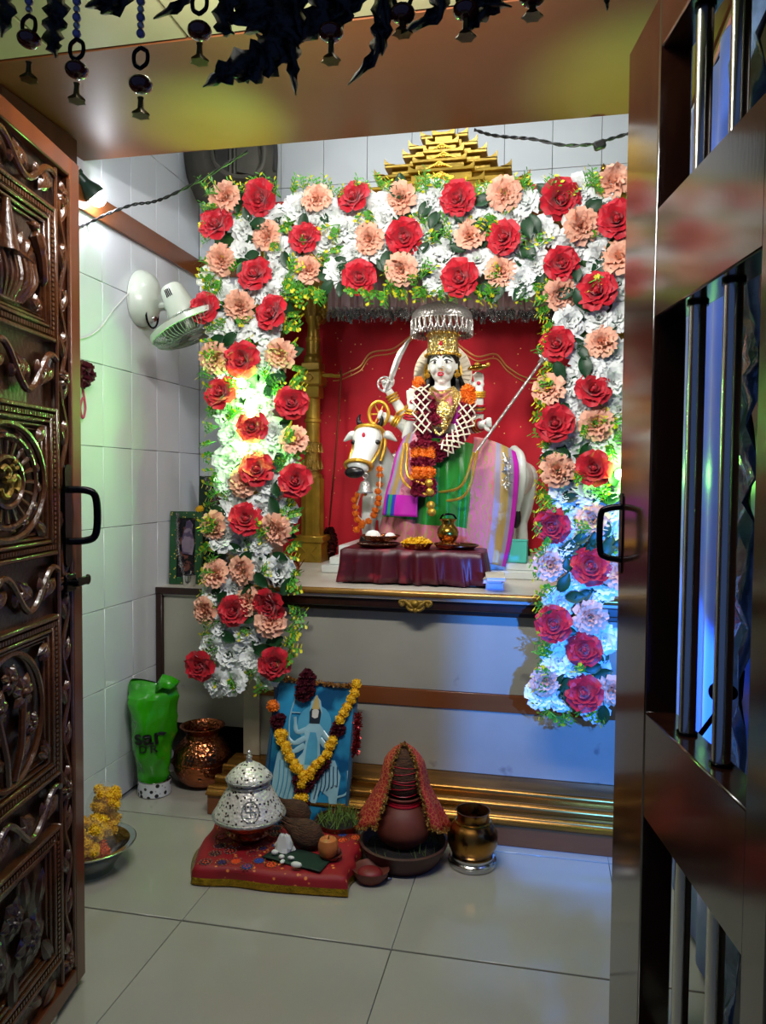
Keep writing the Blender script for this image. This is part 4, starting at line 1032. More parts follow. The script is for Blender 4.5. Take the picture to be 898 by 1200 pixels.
# --- things the idol holds or wears
sw = thing('sword', S(460, 450, -.12), 'curved silver sword in the idol\'s raised hand', 'sword')
m = MB(); L1 = cr([V(455, 444, 0), V(459, 430, 0), V(465, 415, 0), V(474, 402, 0), V(482, 394, 0)], 5); L2 = cr([V(461, 446, 0), V(466, 432, 0), V(472, 417, 0), V(478, 405, 0), V(483, 395, 0)], 5)
rows = []
for a, b_ in zip(L1, L2):
    A, B = S(a.x, a.y, -.115), S(b_.x, b_.y, -.115); M_ = (A+B)/2; rows.append([A, M_+V(0, -.007, 0), B, M_+V(0, .007, 0)])
m.grid(rows, closed=True); m.build('blade', 'silver', sw)
m = MB(); m.tube([S(456, 446, -.115), S(450, 460, -.115)], .009, 8); m.tube(circ(S(451, 450, -.118), 8*k_, 24), .0045, 7, closed=True); m.build('hilt', 'silver', sw)
dc = thing('discus', S(444, 487, -.09), 'gold ring discus held beside the cow\'s head', 'discus')
m = MB(); c = S(444, 485, -.085); m.tube([c+V(11.5*k_*math.cos(2*math.pi*i/32), 0, 14*k_*math.sin(2*math.pi*i/32)) for i in range(32)], (.008, .014)[0], 8, closed=True); m.build('rim', 'gold_bright', dc)
m = MB(); 
for k in range(3): a = k*math.pi/3; m.tube([c+V(11*k_*math.cos(a), .012, 13*k_*math.sin(a)), c-V(11*k_*math.cos(a), -.012, 13*k_*math.sin(a))], .004, 6)
m.build('spoke', 'gold_bright', dc)
ch = thing('lotus_bud', S(562, 432, -.11), 'small bronze shell ornament on the idol\'s uplifted fingers', 'ornament')
m = MB(); c = S(561, 431, -.12); m.tube(cr([c+V(-.045, 0, -.004), c+V(-.02, -.004, .0), c+V(.01, -.004, .003), c+V(.045, 0, .008)], 4), [.005, .007, .010, .012, .013, .013, .014, .014, .014, .013, .010, .007, .003], 10); m.build('shell', 'brass', ch)
m = MB(); m.ell(c+V(.04, -.004, .012), .010, 8, 6); m.ell(c+V(-.005, -.008, .012), .012, 8, 6); m.build('knob', 'gold', ch)
sp = thing('trident_staff', S(600, 480, -.13), 'slanting silver staff with a round trident head', 'staff')
a, b_ = S(555, 534, -.27), S(633, 426, -.05)
m = MB(); m.tube([a, b_], .0062, 10); m.build('shaft', 'silver', sp)
d = (b_-a).normalized(); e = d.cross(V(0, -1, 0)).normalized()
m = MB(); c = b_+d*.03
m.tube([b_, b_+d*.05], [.012, .010], 10)
m.tube([c+d*.03+e*(.032*math.cos(t))+d*(.032*math.sin(t)) for t in [2*math.pi*i/24 for i in range(24)]], .009, 8, closed=True); m.ell(c+d*.03, (.02, .012, .02), 10, 8)
for o in (-1, 0, 1): m.tube(cr([c+d*.05+e*(.028*o), c+d*.09+e*(.034*o), c+d*.13+e*(.026*o)], 3), [.006]*5+[.003, .001], 7)
m.build('trident_head', 'silver', sp)
ts = thing('silver_tassel', S(597, 565, -.26), 'short silver tinsel tassel hanging over the pink cloth', 'tassel')
m = MB()
for k in range(60):
    p = S(594+rnd(-4, 4), 534+rnd(0, 36), -.255+rnd(-.02, .0)); s_ = V(rnd(-.014, .014), rnd(-.006, .006), rnd(-.016, .0)); m.add([p, p+s_, p+s_+V(.006, 0, -.004), p+V(.006, 0, -.004)], [(0, 1, 2, 3)])
m.tube(cr([S(590, 531, -.245), S(594, 545, -.262), S(597, 572, -.265)], 5), .007, 7); m.build('strands', 'silver', ts)

# flower garland round the idol's neck
def pompom_mesh(name, mt, n=70, seed=1, core=.78, pw=.15):
    random.seed(seed); m = MB(); m.ell((0, 0, 0), core, 10, 8)
    for i in range(n):
        z = 1-2*(i+.5)/n; r = math.sqrt(max(0, 1-z*z)); a = i*2.39996; d = V(r*math.cos(a), r*math.sin(a), z); e = d.orthogonal().normalized(); e.rotate(Quaternion(d, rnd(0, 6))); f = d.cross(e)
        b0 = d*(core*.85); t = d*rnd(.92, 1.12); m.add([b0-e*pw*.8, b0+e*pw*.8, t+e*pw*1.15+f*pw*.4, t-e*pw*1.15+f*pw*.4], [(0, 1, 2, 3)])
    return m.mesh(name, mt, sharp=0)
PM = {'orange': pompom_mesh('marigold', 'marigold', 80, 3), 'yellow': pompom_mesh('marigold', 'marigold_yellow', 80, 4), 'maroon': pompom_mesh('rose', 'maroon_petal', 44, 5, .55, .34), 'dark': None}
gl = thing('flower_garland', S(505, 530, -.24), 'maroon rose garland with white netting and orange marigolds around the idol', 'garland')
def gy(px, py): return -.20-.10*min(1, max(0, (py-455)/110.0))
LA = cr([V(494, 448, 0), V(494, 465, 0), V(495, 490, 0), V(496, 512, 0), V(497, 530, 0)], 4)
RB = cr([V(547, 458, 0), V(549, 470, 0), V(547, 490, 0), V(540, 508, 0), V(528, 520, 0), V(516, 530, 0), V(504, 536, 0)], 4)
def gf(px, py, kind, r, nm, dy=0): return inst(nm, PM[kind], gl, S(px, py, gy(px, py)+dy), Quaternion((rnd(-1, 1), rnd(-1, 1), rnd(-1, 1), rnd(-1, 1))).normalized(), r)
for q in LA:
    if q.y < 454: gf(q.x-3, q.y, 'orange', .026, 'marigold')
    else: gf(q.x+rnd(-3, 3), q.y, 'maroon', .027, 'rose_flower')
for i, q in enumerate(RB):
    if q.y < 474: gf(q.x+rnd(-2, 2), q.y, 'orange', .030, 'marigold')
    else: gf(q.x+rnd(-3, 3), q.y, 'maroon', .027, 'rose_flower')
for (py, kd) in ((523, 'maroon'), (528, 'orange'), (533, 'orange'), (541, 'maroon'), (552, 'orange'), (557, 'orange'), (568, 'maroon'), (575, 'maroon')):
    for dx in (-8, 0, 8): gf(496+dx+rnd(-1, 1), py+rnd(-1, 1), kd, .026 if kd == 'maroon' else .024, 'rose_flower' if kd == 'maroon' else 'marigold', -.02)
for (px, py) in ((510, 524), (518, 527), (524, 519), (513, 535), (507, 480), (503, 470), (512, 492)): gf(px, py, 'maroon', .026, 'rose_flower')
m = MB()
for path, w_, lim in ((LA, 10, (452, 516)), (RB, 10, (472, 528))):
    pts = [q for q in path if lim[0] < q.y < lim[1]][::2]
    for i in range(len(pts)-1):
        for s in (-1, 1):
            a = pts[i]; b_ = pts[i+1]; dxy = (b_-a).normalized(); nn = V(-dxy.y, dxy.x, 0)
            for (o0, o1) in ((-1, 0), (0, 1)):
                p = a+nn*(w_*(o0 if s > 0 else o1)); q = b_+nn*(w_*(o1 if s > 0 else o0))
                bul = -.034*(1); p = p+V(rnd(-1.6, 1.6), rnd(-1.5, 1.5), 0); q = q+V(rnd(-1.6, 1.6), rnd(-1.5, 1.5), 0); P0 = S(p.x, p.y, gy(p.x, p.y)+bul*(1-abs((o0 if s > 0 else o1))*.7)); P1 = S(q.x, q.y, gy(q.x, q.y)+bul*(1-abs((o1 if s > 0 else o0))*.7))
                m.tube([P0, (P0+P1)/2+V(0, -.004, 0), P1], .0036, 6)
tag(m.build('jasmine_netting', 'jasmine', gl), kind='stuff')
# orange marigold string on the cow
ms = thing('marigold_string', S(428, 605, -.17), 'loop of small orange marigolds hanging from the cow\'s neck', 'garland')
for (px, py) in ((445, 550), (445.5, 557), (445, 568), (443, 576), (444, 584), (443, 590), (440, 598), (438, 604), (432, 611), (425, 613), (419, 609), (417, 602), (417, 594), (416, 586), (420, 580), (418, 621), (424, 616)):
    inst('marigold', PM['orange'], ms, S(px, py, -.17 if py > 575 else -.15), None, .0155)
m = MB(); m.tube(cr([S(446, 545, -.15), S(444, 580, -.17), S(432, 611, -.17), S(418, 600, -.17), S(424, 574, -.19)], 6), .003, 6); m.build('thread', 'jasmine', ms)
bl = thing('cow_bell', S(428, 574, -.24), 'silver bell hanging under the cow\'s chin', 'bell')
m = MB(); c = S(428, 578, -.23); m.lathe([(.034, 0), (.035, .006), (.028, .014), (.024, .034), (.018, .048), (.006, .054), (.006, .066), (.0, .068)], c, 20); m.build('bell_cup', 'silver', bl)
m = MB(); m.tube(circ(c+V(0, 0, .075), .011, 14), .003, 6, closed=True); m.build('ring', 'silver', bl); m = MB(); m.ell(c+V(0, 0, -.002), .010, 8, 6); m.build('clapper', 'brass', bl)
# silver parasol above the crown
um = thing('ceremonial_parasol', S(518, 375, -.06), 'silver domed ceremonial parasol with looped fringe above the crown', 'parasol')
uc = S(518, 377, -.06); ur = 35*k_; m = MB()
dm = (377-357)*k_
m.lathe([(ur, 0), (ur*1.01, .006), (ur*.985, .012)]+[(ur*math.cos(R_(a)), .012+dm*.92*math.sin(R_(a))) for a in (8, 18, 24, 25, 35, 45, 55, 56, 65, 75, 84)]+[(.012, .012+dm*.95), (.008, .012+dm*1.02), (.012, .012+dm*1.08), (.0, .012+dm*1.15)], uc, 48); m.build('dome', 'silver', um)
m = MB(); m.tube(circ(uc+V(0, 0, .012+dm*1.25), .010, 16), .003, 6, closed=True); m.build('top_ring', 'silver', um)
for k in range(30):
    a = 2*math.pi*k/30; d = V(math.cos(a), math.sin(a), 0); e = V(-d.y, d.x, 0); r_ = math.pi*ur/30
    p = uc+d*(ur*.99); m = MB(); m.tube(cr([p+e*r_, p+e*(r_*.8)+V(0, 0, -.03), p+V(0, 0, -.052), p-e*(r_*.8)+V(0, 0, -.03), p-e*r_], 3), .0042, 6)
    m.tube(cr([p+e*(r_*.1), p+e*r_*.9+V(0, 0, -.045), p+e*r_+V(0, 0, -.066)], 2), .003, 5); m.ell(p+V(0, 0, -.057), .006, 6, 5); m.build('fringe_loop', 'silver', um)
m = MB(); m.tube([uc+V(.0, .09, dm*.3), uc+V(0, .12, -.1), V(uc.x, YI+.06, PZ+.3)], .006, 8); m.build('stem', 'silver', um)
# ---------------------------------------------------------------- things on the altar top
mat('maroon_satin', '#4a0618', .40, var=.3, vscale=6, pat='noise', col2='#7a1528', pscale=9, pthr=.40, sheen=.0, bump=.12, bscale=12)
mat('teal_card', '#4fc3b0', .5, var=.05); mat('paper', '#cfcdbf', .6, var=.1); mat('book_green', '#7a8f78', .5, var=.2, pat='noise', col2='#d8d2c0', pscale=40, pthr=.45); mat('book_spine', '#c9a9c6', .5, var=.2)
mat('wood_brown', '#5a3218', .5, var=.3, vscale=12); mat('picture_dark', '#1c1820', .25, var=.4, vscale=12, pat='noise', col2='#6a4038', pscale=22, pthr=.42); mat('green_print', '#164a26', .4, var=.4, pat='voronoi', col2='#c8b04a', pscale=70, pthr=.22)
mat('green_dotted', '#0d2a1a', .4, var=.3, pat='voronoi', col2='#c8d0c4', pscale=60, pthr=.12); mat('deity_purple', '#8d7d90', .4, var=.4, pat='noise', col2='#4a3a58', pscale=20, pthr=.45)
tb_ = thing('offering_table', (-.5, 3.03, AZ), 'low table under a maroon brocade cloth before the idol', 'table')
tx0, tx1, ty0, ty1, tz = onY(402, 660, 2.93).x, onY(563, 660, 2.93).x, 2.93, 3.13, .972
for x in (tx0+.03, tx1-.03):
    for y in (ty0+.03, ty1-.03): MB().box((x, y, (AZ+tz-.03)/2+.0), (.03, .03, tz-.03-AZ), bev=.002).build('leg', 'wood_brown', tb_)
MB().box(((tx0+tx1)/2, (ty0+ty1)/2, tz-.02), (tx1-tx0, ty1-ty0, .02), bev=.003).build('table_top', 'wood_brown', tb_)
# the cloth: top and hanging skirt in one sheet
rows = []; per = 192
def rect(u, gx, gy):
    w_, d_ = tx1-tx0+2*gx, ty1-ty0+2*gy; P = 2*(w_+d_); s = (u % 1)*P
    if s < w_: return V(tx0-gx+s, ty0-gy, 0)
    s -= w_
    if s < d_: return V(tx1+gx, ty0-gy+s, 0)
    s -= d_
    if s < w_: return V(tx1+gx-s, ty1+gy, 0)
    return V(tx0-gx, ty1+gy-(s-w_), 0)
cc = V((tx0+tx1)/2, (ty0+ty1)/2, 0)
for i in range(9):
    row = []
    for j in range(per):
        u = j/per
        if i < 3:
            p = rect(u, 0, 0); p = cc+(p-cc)*(.02, .55, .985)[i]; p.z = tz+.003+.002*math.sin(p.x*30)
        else:
            t = (i-3)/5; g_ = .008+.006*t; p = rect(u, g_, g_); d = (p-cc).normalized()
            p += d*(.014*t*math.sin(u*2*math.pi*21+1.5*math.sin(u*33))+.006*t*math.sin(u*2*math.pi*47)); p.z = tz-.002-(tz-.002-AZ-.004-.006*abs(math.sin(u*31)))*t
        row.append(p)
    rows.append(row)
m = MB(); m.grid(rows, closed=True); m.build('brocade_cloth', 'maroon_satin', tb_, solid=.003, sharp=0)
def plate(px, py, r, z, name, label, mt, h=.012, group=None, Y_=3.03):
    c = onY(px, py, Y_); c.z = z; t = thing(name, c, label, 'plate', group)
    m = MB(); m.lathe([(0, 0), (r*.8, 0), (r*.97, h), (r, h*1.08), (r*.98, h*1.15), (r*.94, h), (r*.78, .003), (0, .003)], c, 40); m.build('dish', mt, t)
    m = MB(); m.tube(circ(c+V(0, 0, h*1.08), r*.985, 40, (1, 0, 0), (0, 1, 0)), .003, 6, closed=True); m.build('rim', mt, t); return c
TZ = tz+.006
c1 = plate(444, 636.5, .088, TZ, 'thali_plate', 'wide dark copper plate of grain on the maroon table', 'copper_dark', Y_=3.02)
m = MB()
for i in range(160):
    a, r = rnd(0, 6.28), .075*math.sqrt(rnd(0, 1)); m.ell(c1+V(r*math.cos(a), r*math.sin(a), .006+rnd(0, .004)), (.004, .003, .003), 5, 4)
tag(m.build('rice_grain', 'jasmine'), 'pale grain heaped on the copper plate', 'grain', kind='stuff')
c2 = plate(446, 627, .080, TZ+.026, 'thali_plate', 'smaller copper plate with white cotton, resting above the grain plate', 'copper', .016, Y_=3.04)
for (dx, dy, r, lb) in ((-.03, -.01, .032, 'large round white cotton ball on the small copper plate'), (.04, .0, .022, 'small flat tuft of white cotton on the copper plate')):
    m = MB(); m.lathe([(r, .0), (r*.95, r*.4), (r*.6, r*.8), (0, r*.95)], c2+V(dx, dy, .010), 14, fr=lambda a, z: 1+.08*math.sin(5*a)); tag(m.build('cotton_ball', 'white_petal'), lb, 'cotton', 'cotton on the copper plate')
c3 = plate(489, 639, .062, TZ, 'petal_bowl', 'small copper dish heaped with yellow marigold petals', 'copper', .018, Y_=2.995)
m = MB()
for i in range(240):
    a, r = rnd(0, 6.28), .058*math.sqrt(rnd(0, 1)); p = c3+V(r*math.cos(a), r*math.sin(a), .016+.022*(1-(r/.06)**2)*rnd(.3, 1)); e = V(rnd(-1, 1), rnd(-1, 1), rnd(-.6, .6)).normalized()*.010; f = e.orthogonal().normalized()*.006
    m.add([p-e-f, p+e-f, p+e+f+V(0, 0, .004), p-e+f+V(0, 0, .004)], [(0, 1, 2, 3)])
tag(m.build('marigold_petals', 'marigold_yellow'), 'heap of yellow marigold petals in the copper dish', 'petals', kind='stuff')
c5 = plate(536, 636, .085, TZ, 'thali_plate', 'dark copper plate under the round brass pot', 'copper_dark', Y_=3.04)
c6 = plate(524, 641, .050, TZ+.006, 'saucer_plate', 'small copper saucer in front of the brass pot', 'copper', .014, Y_=2.985)
kp = onY(525, 632, 3.05); kp.z = TZ+.010; kk = thing('brass_kalash', kp, 'small round brass pot with a handle on the maroon table', 'pot')
m = MB(); r = 13*pxm(kp)
m.lathe([(0, 0), (r*.55, 0), (r*.6, .006), (r*.5, .012), (r*.75, .022), (r*.97, .04), (r, .052), (r*.93, .066), (r*.66, .080), (r*.58, .086), (r*.62, .096), (r*.78, .102), (r*.76, .106), (r*.5, .1), (r*.45, .06), (0, .05)], kp, 32); m.build('pot_body', 'brass', kk)
m = MB(); m.tube(cr([kp+V(-r*.7, -.0, .105), kp+V(-r*.4, -.01, .122), kp+V(r*.4, -.01, .124), kp+V(r*.75, 0, .106)], 5), .004, 7); m.build('handle', 'dark_metal', kk)
# books and box to the right of the table
for k, (px, py, z0, h, mt, lb, rz) in enumerate(((571, 691, AZ, .028, 'paper', 'thick pale book lying lowest beside the maroon table', .06), (570, 684, AZ+.029, .016, 'book_green', 'green patterned booklet on top of the pale book', .0), (571, 681, AZ+.046, .012, 'paper', 'thin white booklet topmost of the small book pile', .1))):
    p = onZ(px, py, z0); t = thing('book', p+V(.01, .10, 0), lb, 'book'); c = p+V(.022, .10, h/2)
    MB().box(c, (.066, .19, h*.8), rz=rz, bev=.001).build('pages', 'paper', t); MB().box(c+V(0, -.001, h*.45), (.07, .195, h*.1), rz=rz, bev=0).build('cover', mt, t); MB().box(c-V(0, .001, h*.45), (.07, .195, h*.1), rz=rz, bev=0).build('cover', 'book_spine', t)
bp = onY(599, 657, 3.27); bp.z = .906; bxx = thing('teal_box', bp, 'pale teal cardboard box beside the cow\'s hind leg', 'box')
wB = 31*pxm(bp); MB().box(bp+V(.012, .0, .046), (wB, .05, .092), rz=-.08, bev=.003).build('carton', 'teal_card', bxx); MB().box(bp+V(.012, 0, .093), (wB+.003, .053, .005), rz=-.08, bev=.001).build('lid', 'teal_card', bxx)
# rod hanging on the arm, with a foil bouquet at its foot
rd = thing('staff_rod', onY(392, 600, 3.60), 'thin dark staff hooked on the gilded arm', 'staff')
m = MB(); q0 = onY(386, 616, 3.55); m.tube([q0, onY(396, 500, 3.6), onY(400, 437, 3.62)], .0045, 8); m.build('rod', 'copper_dark', rd); m = MB(); m.tube([onY(400, 437, 3.62), onY(400.5, 428, 3.62)], [.006, .001], 8); m.build('tip', 'copper_dark', rd)
mat('foil_dark', '#4a1c1c', .25, .7, var=.7, vscale=90)
fb = onZ(386, 656, AZ+.001); fbt = thing('foil_bouquet', fb, 'dark glittering foil bouquet at the foot of the staff', 'bouquet')
m = MB()
for i in range(260):
    t = rnd(0, 1); a = rnd(0, 6.28); r = .036*math.sin(math.pi*(.12+.8*t))**.8; p = fb+V(r*math.cos(a), r*math.sin(a), .01+.15*t); e = V(rnd(-1, 1), rnd(-1, 1), rnd(-1, 1)).normalized()*.011; f = e.orthogonal().normalized()*.006; m.add([p-e-f, p+e-f, p+e+f, p-e+f], [(0, 1, 2, 3)])
m.tube([fb, fb+V(0, 0, .15)], [.02, .008], 8); m.build('foil_leaves', 'foil_dark', fbt)
cpz = onZ(344, 674, AZ+.001); ccp = thing('copper_cup', cpz, 'small copper incense cup by the pillar base', 'cup')
m = MB(); m.lathe([(0, 0), (.024, 0), (.026, .03), (.029, .058), (.026, .058), (.022, .01), (0, .008)], cpz, 20); m.build('cup_body', 'copper', ccp)
for k in range(3): m = MB(); m.tube([cpz+V(.005*k, 0, .01), cpz+V(.012+.02*k, -.01, .09-.01*k)], .0022, 6); m.build('incense_stick', 'copper_dark', ccp)
# framed pictures on the side ledge
LZ = .789
def picture(bl, br, hgt, lean, label, frame_m, bw, inner):
    bl, br = Vector(bl), Vector(br); ex = (br-bl).normalized(); nrm = V(ex.y, -ex.x, 0); up = (V(0, 0, 1)-nrm*lean).normalized(); w_ = (br-bl).length
    t = thing('framed_picture', (bl+br)/2, label, 'picture'); o = bl; nn = ex.cross(up)
    def q(u0, u1, v0, v1, h0, h1, name, mt, par):
        c = o+ex*((u0+u1)/2)+up*((v0+v1)/2)+nn*((h0+h1)/2); return MB().box(c, (u1-u0, h1-h0, v1-v0), Q=Matrix((ex, nn, up)).transposed(), bev=.001).build(name, mt, par)
    q(bw*.5, w_-bw*.5, bw*.5, hgt-bw*.5, -.012, -.002, 'backing', 'wood_brown', t)
    for a in ((0, bw, 0, hgt), (w_-bw, w_, 0, hgt), (bw, w_-bw, 0, bw), (bw, w_-bw, hgt-bw, hgt)): q(*a, -.014, .006, 'frame_side', frame_m, t)
    pt = q(bw, w_-bw, bw, hgt-bw, -.002, .0, 'print', inner, t)
    return t, pt, (o, ex, up, nn, w_, hgt)
A = onZ(186, 690, LZ); pB = V(-1.455, 3.075, LZ)
t1, p1, F1 = picture(V(-1.588, 3.04, LZ), pB, .315, .10, 'small green-bordered devotional picture leaning on the tiled wall', 'green_print', .030, 'picture_dark')
t2, p2, F2 = picture(V(-1.545, 3.22, LZ), V(-1.235, 3.26, LZ), .47, .08, 'larger green dotted devotional picture behind the small one', 'green_dotted', .045, 'picture_dark')
def blob(F, par, name, mt, pts, h=.003):
    o, ex, up, nn, w_, H = F; m = MB(); m.prism([(a*w_, b_*H) for a, b_ in pts], h, o+nn*.001, ex, up, nn); return m.build(name, mt, par)
blob(F1, p1, 'painted_figure', 'deity_purple', [(.38, .42), (.70, .40), (.76, .55), (.68, .72), (.70, .82), (.60, .88), (.50, .86), (.46, .76), (.36, .62)])
blob(F2, p2, 'painted_figure', 'stripe_gold', [(.30, .12), (.55, .12), (.60, .45), (.56, .68), (.52, .82), (.42, .84), (.38, .70), (.30, .45)])
def tinsel_garland(F, pts, label, mt, name='tinsel_garland', n=70, wd=.010):
    o, ex, up, nn, w_, H = F; P = cr([o+ex*(a*w_)+up*(b_*H)+nn*.014 for a, b_ in pts], 8); m = MB()
    m.tube(P, .004, 6)
    for i in range(n*3):
        p = random.choice(P)+V(rnd(-.004, .004), rnd(-.004, .004), rnd(-.006, .006)); e = V(rnd(-1, 1), rnd(-1, .2), rnd(-1, 1)).normalized()*wd; f = e.orthogonal().normalized()*.0022; m.add([p-f, p+f, p+e+f, p+e-f], [(0, 1, 2, 3)])
    return tag(m.build(name, mt), label, 'garland')
mat('tinsel_gold', '#a58a4a', .25, .85, var=.6, vscale=120); mat('tinsel_red', '#7a1418', .3, .6, var=.6, vscale=120)
tinsel_garland(F2, [(.10, .98), (.22, .84), (.34, .55), (.42, .25), (.50, .10)], 'silver and gold tinsel garland hung on the dotted picture', 'tinsel', n=110, wd=.016)
tinsel_garland(F2, [(.22, .92), (.45, .72), (.62, .55), (.80, .70), (.96, .80)], 'gold tinsel garland looped across the dotted picture', 'tinsel_gold', n=80)
tinsel_garland(F1, [(.24, .95), (.26, .60), (.36, .30), (.50, .08)], 'silver tinsel strand on the small green-bordered picture', 'tinsel', n=80)
m = MB(); mg = inst('marigold', PM['yellow'], None, F1[0]+F1[1]*.125+F1[2]*.325+F1[3]*.0, None, .017); tag(mg, 'single yellow marigold on top of the small green-bordered picture', 'flower')
scp = onZ(222, 687, LZ); sct = thing('steel_cup', scp, 'small steel cup with a spoon on the side ledge', 'cup')
m = MB(); r = .027; m.lathe([(0, 0), (r*.85, 0), (r*.95, .008), (r, .045), (r*1.05, .048), (r*.93, .046), (r*.85, .006), (0, .005)], scp, 24); m.build('cup_body', 'steel', sct); m = MB(); m.tube([scp+V(0, 0, .01), scp+V(.014, -.01, .068)], .0028, 6); m.build('spoon', 'steel', sct)
bt = onZ(213, 684, LZ)+V(.0, .05, 0); btt = thing('oil_bottle', bt, 'slim dark bottle with a yellow cap behind the steel cup', 'bottle'); m = MB(); m.lathe([(0, 0), (.016, 0), (.017, .05), (.015, .066), (.007, .078), (.007, .092)], bt, 16); m.build('glass', 'dark_metal', btt); m = MB(); m.lathe([(.009, .088), (.009, .108), (0, .11)], bt, 12); m.build('cap', 'marigold_yellow', btt)
# ---------------------------------------------------------------- things on the floor
mat('red_cloth', '#8c0c18', .6, var=.2, vscale=8, pat='voronoi', col2='#e0803a', pscale=34, pthr=.17); mat('gold_zari', '#b08a22', .25, .85, var=.45, vscale=50, bump=.5, bscale=120)
mat('red_plain', '#b5101e', .6, var=.2); mat('plastic_green', '#2f9a0c', .22, var=.2, vscale=6, bump=.25, bscale=18, coat=.4); mat('coir', '#4a2c18', .85, var=.5, vscale=40, bump=.9, bscale=90, stretch=(1, 1, 4))
mat('clay', '#6e3326', .6, var=.25, vscale=12); mat('soil', '#130e0b', .9, var=.5, vscale=60, bump=.8, bscale=80); mat('dark_green_cloth', '#0c2a1c', .7, var=.25); mat('tissue', '#d5d5d2', .6, var=.08)
mat('apple', '#c07038', .35, var=.35, vscale=14); mat('white_stone', '#d9d8d2', .5, var=.08); mat('grass', '#5f7a30', .6, var=.4, vscale=40); mat('pic_blue', '#2a86b0', .18, var=.5, vscale=5, coat=.5, pat='noise', col2='#0d4a72', pscale=6, pthr=.42)
mat('pic_pale', '#8db6c2', .2, var=.2, vscale=10, coat=.5); mat('pic_mid', '#4f9ab8', .2, var=.2, coat=.5); mat('pic_frame', '#274a63', .3, var=.2); mat('maroon_dark', '#52091c', .6, var=.4, vscale=40); mat('clear_film', '#e8e0d0', .12, var=.05, alpha=.08)
mat('ring_white', '#cfd2d2', .4, var=.06, pat='voronoi', col2='#101010', pscale=46, pthr=.36); mat('chunri', '#9c0c1a', .6, var=.3, pat='edge', col2='#c0703c', pscale=85, pthr=.06); mat('sequin', '#d8a05a', .2, .8, var=.6, vscale=120); mat('kumkum', '#7a1a1e', .5, var=.4)
mat('clay_dark', '#42201a', .55, var=.3, vscale=12); mat('dusky', '#1c2430', .3); mat('pic_skin', '#c8c4b8', .3); mat('pic_gold', '#b8a060', .3)
PM['dark'] = pompom_mesh('rose', 'maroon_dark', 44, 9, .5, .36)
# low stool under the embroidered cloth
st = thing('low_stool', onZ(320, 1010), 'red embroidered cloth with gold border over a low stool', 'stool')
H0 = .062
cA, cB, cC, cD = onZ(228, 1016, H0), onZ(404, 1030, H0), onZ(425, 978, H0), onZ(256, 962, H0)
cen = (cA+cB+cC+cD)/4; gro = lambda p, k: cen+(p-cen)*k
def quadpt(u, v, k=1.0):
    a = gro(cA, k).lerp(gro(cB, k), u); b_ = gro(cD, k).lerp(gro(cC, k), u); return a.lerp(b_, v)
m = MB(); q = [quadpt(u, v, .93) for u, v in ((0, 0), (1, 0), (1, 1), (0, 1))]; m.add([V(p.x, p.y, H0-.004) for p in q]+[V(p.x, p.y, H0-.024) for p in q], [(0, 1, 2, 3), (7, 6, 5, 4), (0, 4, 5, 1), (1, 5, 6, 2), (2, 6, 7, 3), (3, 7, 4, 0)]); m.build('stool_top', 'wood_brown', st)
for u, v in ((.08, .1), (.92, .1), (.08, .9), (.92, .9)):
    p = quadpt(u, v, .93); MB().box((p.x, p.y, (H0-.024+FZ)/2), (.03, .03, H0-.024-FZ), bev=.002).build('leg', 'wood_brown', st)
def perim(u, k):
    c4 = [gro(c, k) for c in (cA, cB, cC, cD)]; s = (u % 1)*4; i = int(s) % 4; return c4[i].lerp(c4[(i+1) % 4], s-int(s))
rows = []
for i, (k, z) in enumerate(((.02, H0+.003), (.5, H0+.004), (.9, H0+.004), (1.0, H0+.002), (1.02, H0-.010), (1.03, H0-.028), (1.035, H0-.042), (1.04, FZ+.004))):
    row = []
    for j in range(96):
        u = j/96; p = perim(u, k); d = (p-cen); d.z = 0; d.normalize(); w_ = .006*math.sin(u*44+2*math.sin(u*17))*(i > 3)
        z_ = z
        if i >= 4 and .72 < u < .999: p = p+V(-.03, -.012, 0)*(i-3)/4*math.sin(math.pi*(u-.72)/.28)
        if i < 4: z_ += .003*math.sin(p.x*40)*math.sin(p.y*35)
        p = p+d*w_; row.append(V(p.x, p.y, z_))
    rows.append(row)
m = MB(); m.grid(rows, closed=True, mi=lambda t, u: 1 if t > .6 else 0); clo = m.build('embroidered_cloth', ['red_cloth', 'gold_zari'], st, solid=.003, sharp=0)
mat('motif_blue', '#2a3f8a', .5, var=.3); mat('motif_orange', '#d8481c', .5, var=.3); mat('motif_dark', '#3a1020', .5, var=.3)
m = MB(); pts_ = []; random.seed(4)
for i in range(400):
    u, v = rnd(.04, .97), rnd(.04, .96)
    if u > .5 and v < .75: continue
    p = quadpt(u, v)
    if all((p-q_).length > .041 for q_ in pts_): pts_.append(p)
for i, p in enumerate(pts_):
    m.mi = 1+i % 3; m.lathe([(0, .0), (.0155, 0), (.015, .0016), (0, .002)], V(p.x, p.y, H0+.0055), 12)
    m.mi = 0
    for k in range(11):
        a = 2*math.pi*k/11; m.ell(V(p.x+.019*math.cos(a), p.y+.019*math.sin(a), H0+.0070), (.0032, .0032, .002), 5, 4)
    m.mi = (i+1) % 4
    for k in range(5):
        a = 2*math.pi*k/5; m.ell(V(p.x+.008*math.cos(a), p.y+.008*math.sin(a), H0+.0078), (.0032, .0032, .0015), 5, 4)
tag(m.build('sequin_motif', ['sequin', 'motif_orange', 'motif_blue', 'motif_dark'], clo), kind='stuff')
TP = H0+.007
def on_t(px, py, z=TP): return onZ(px, py, z)
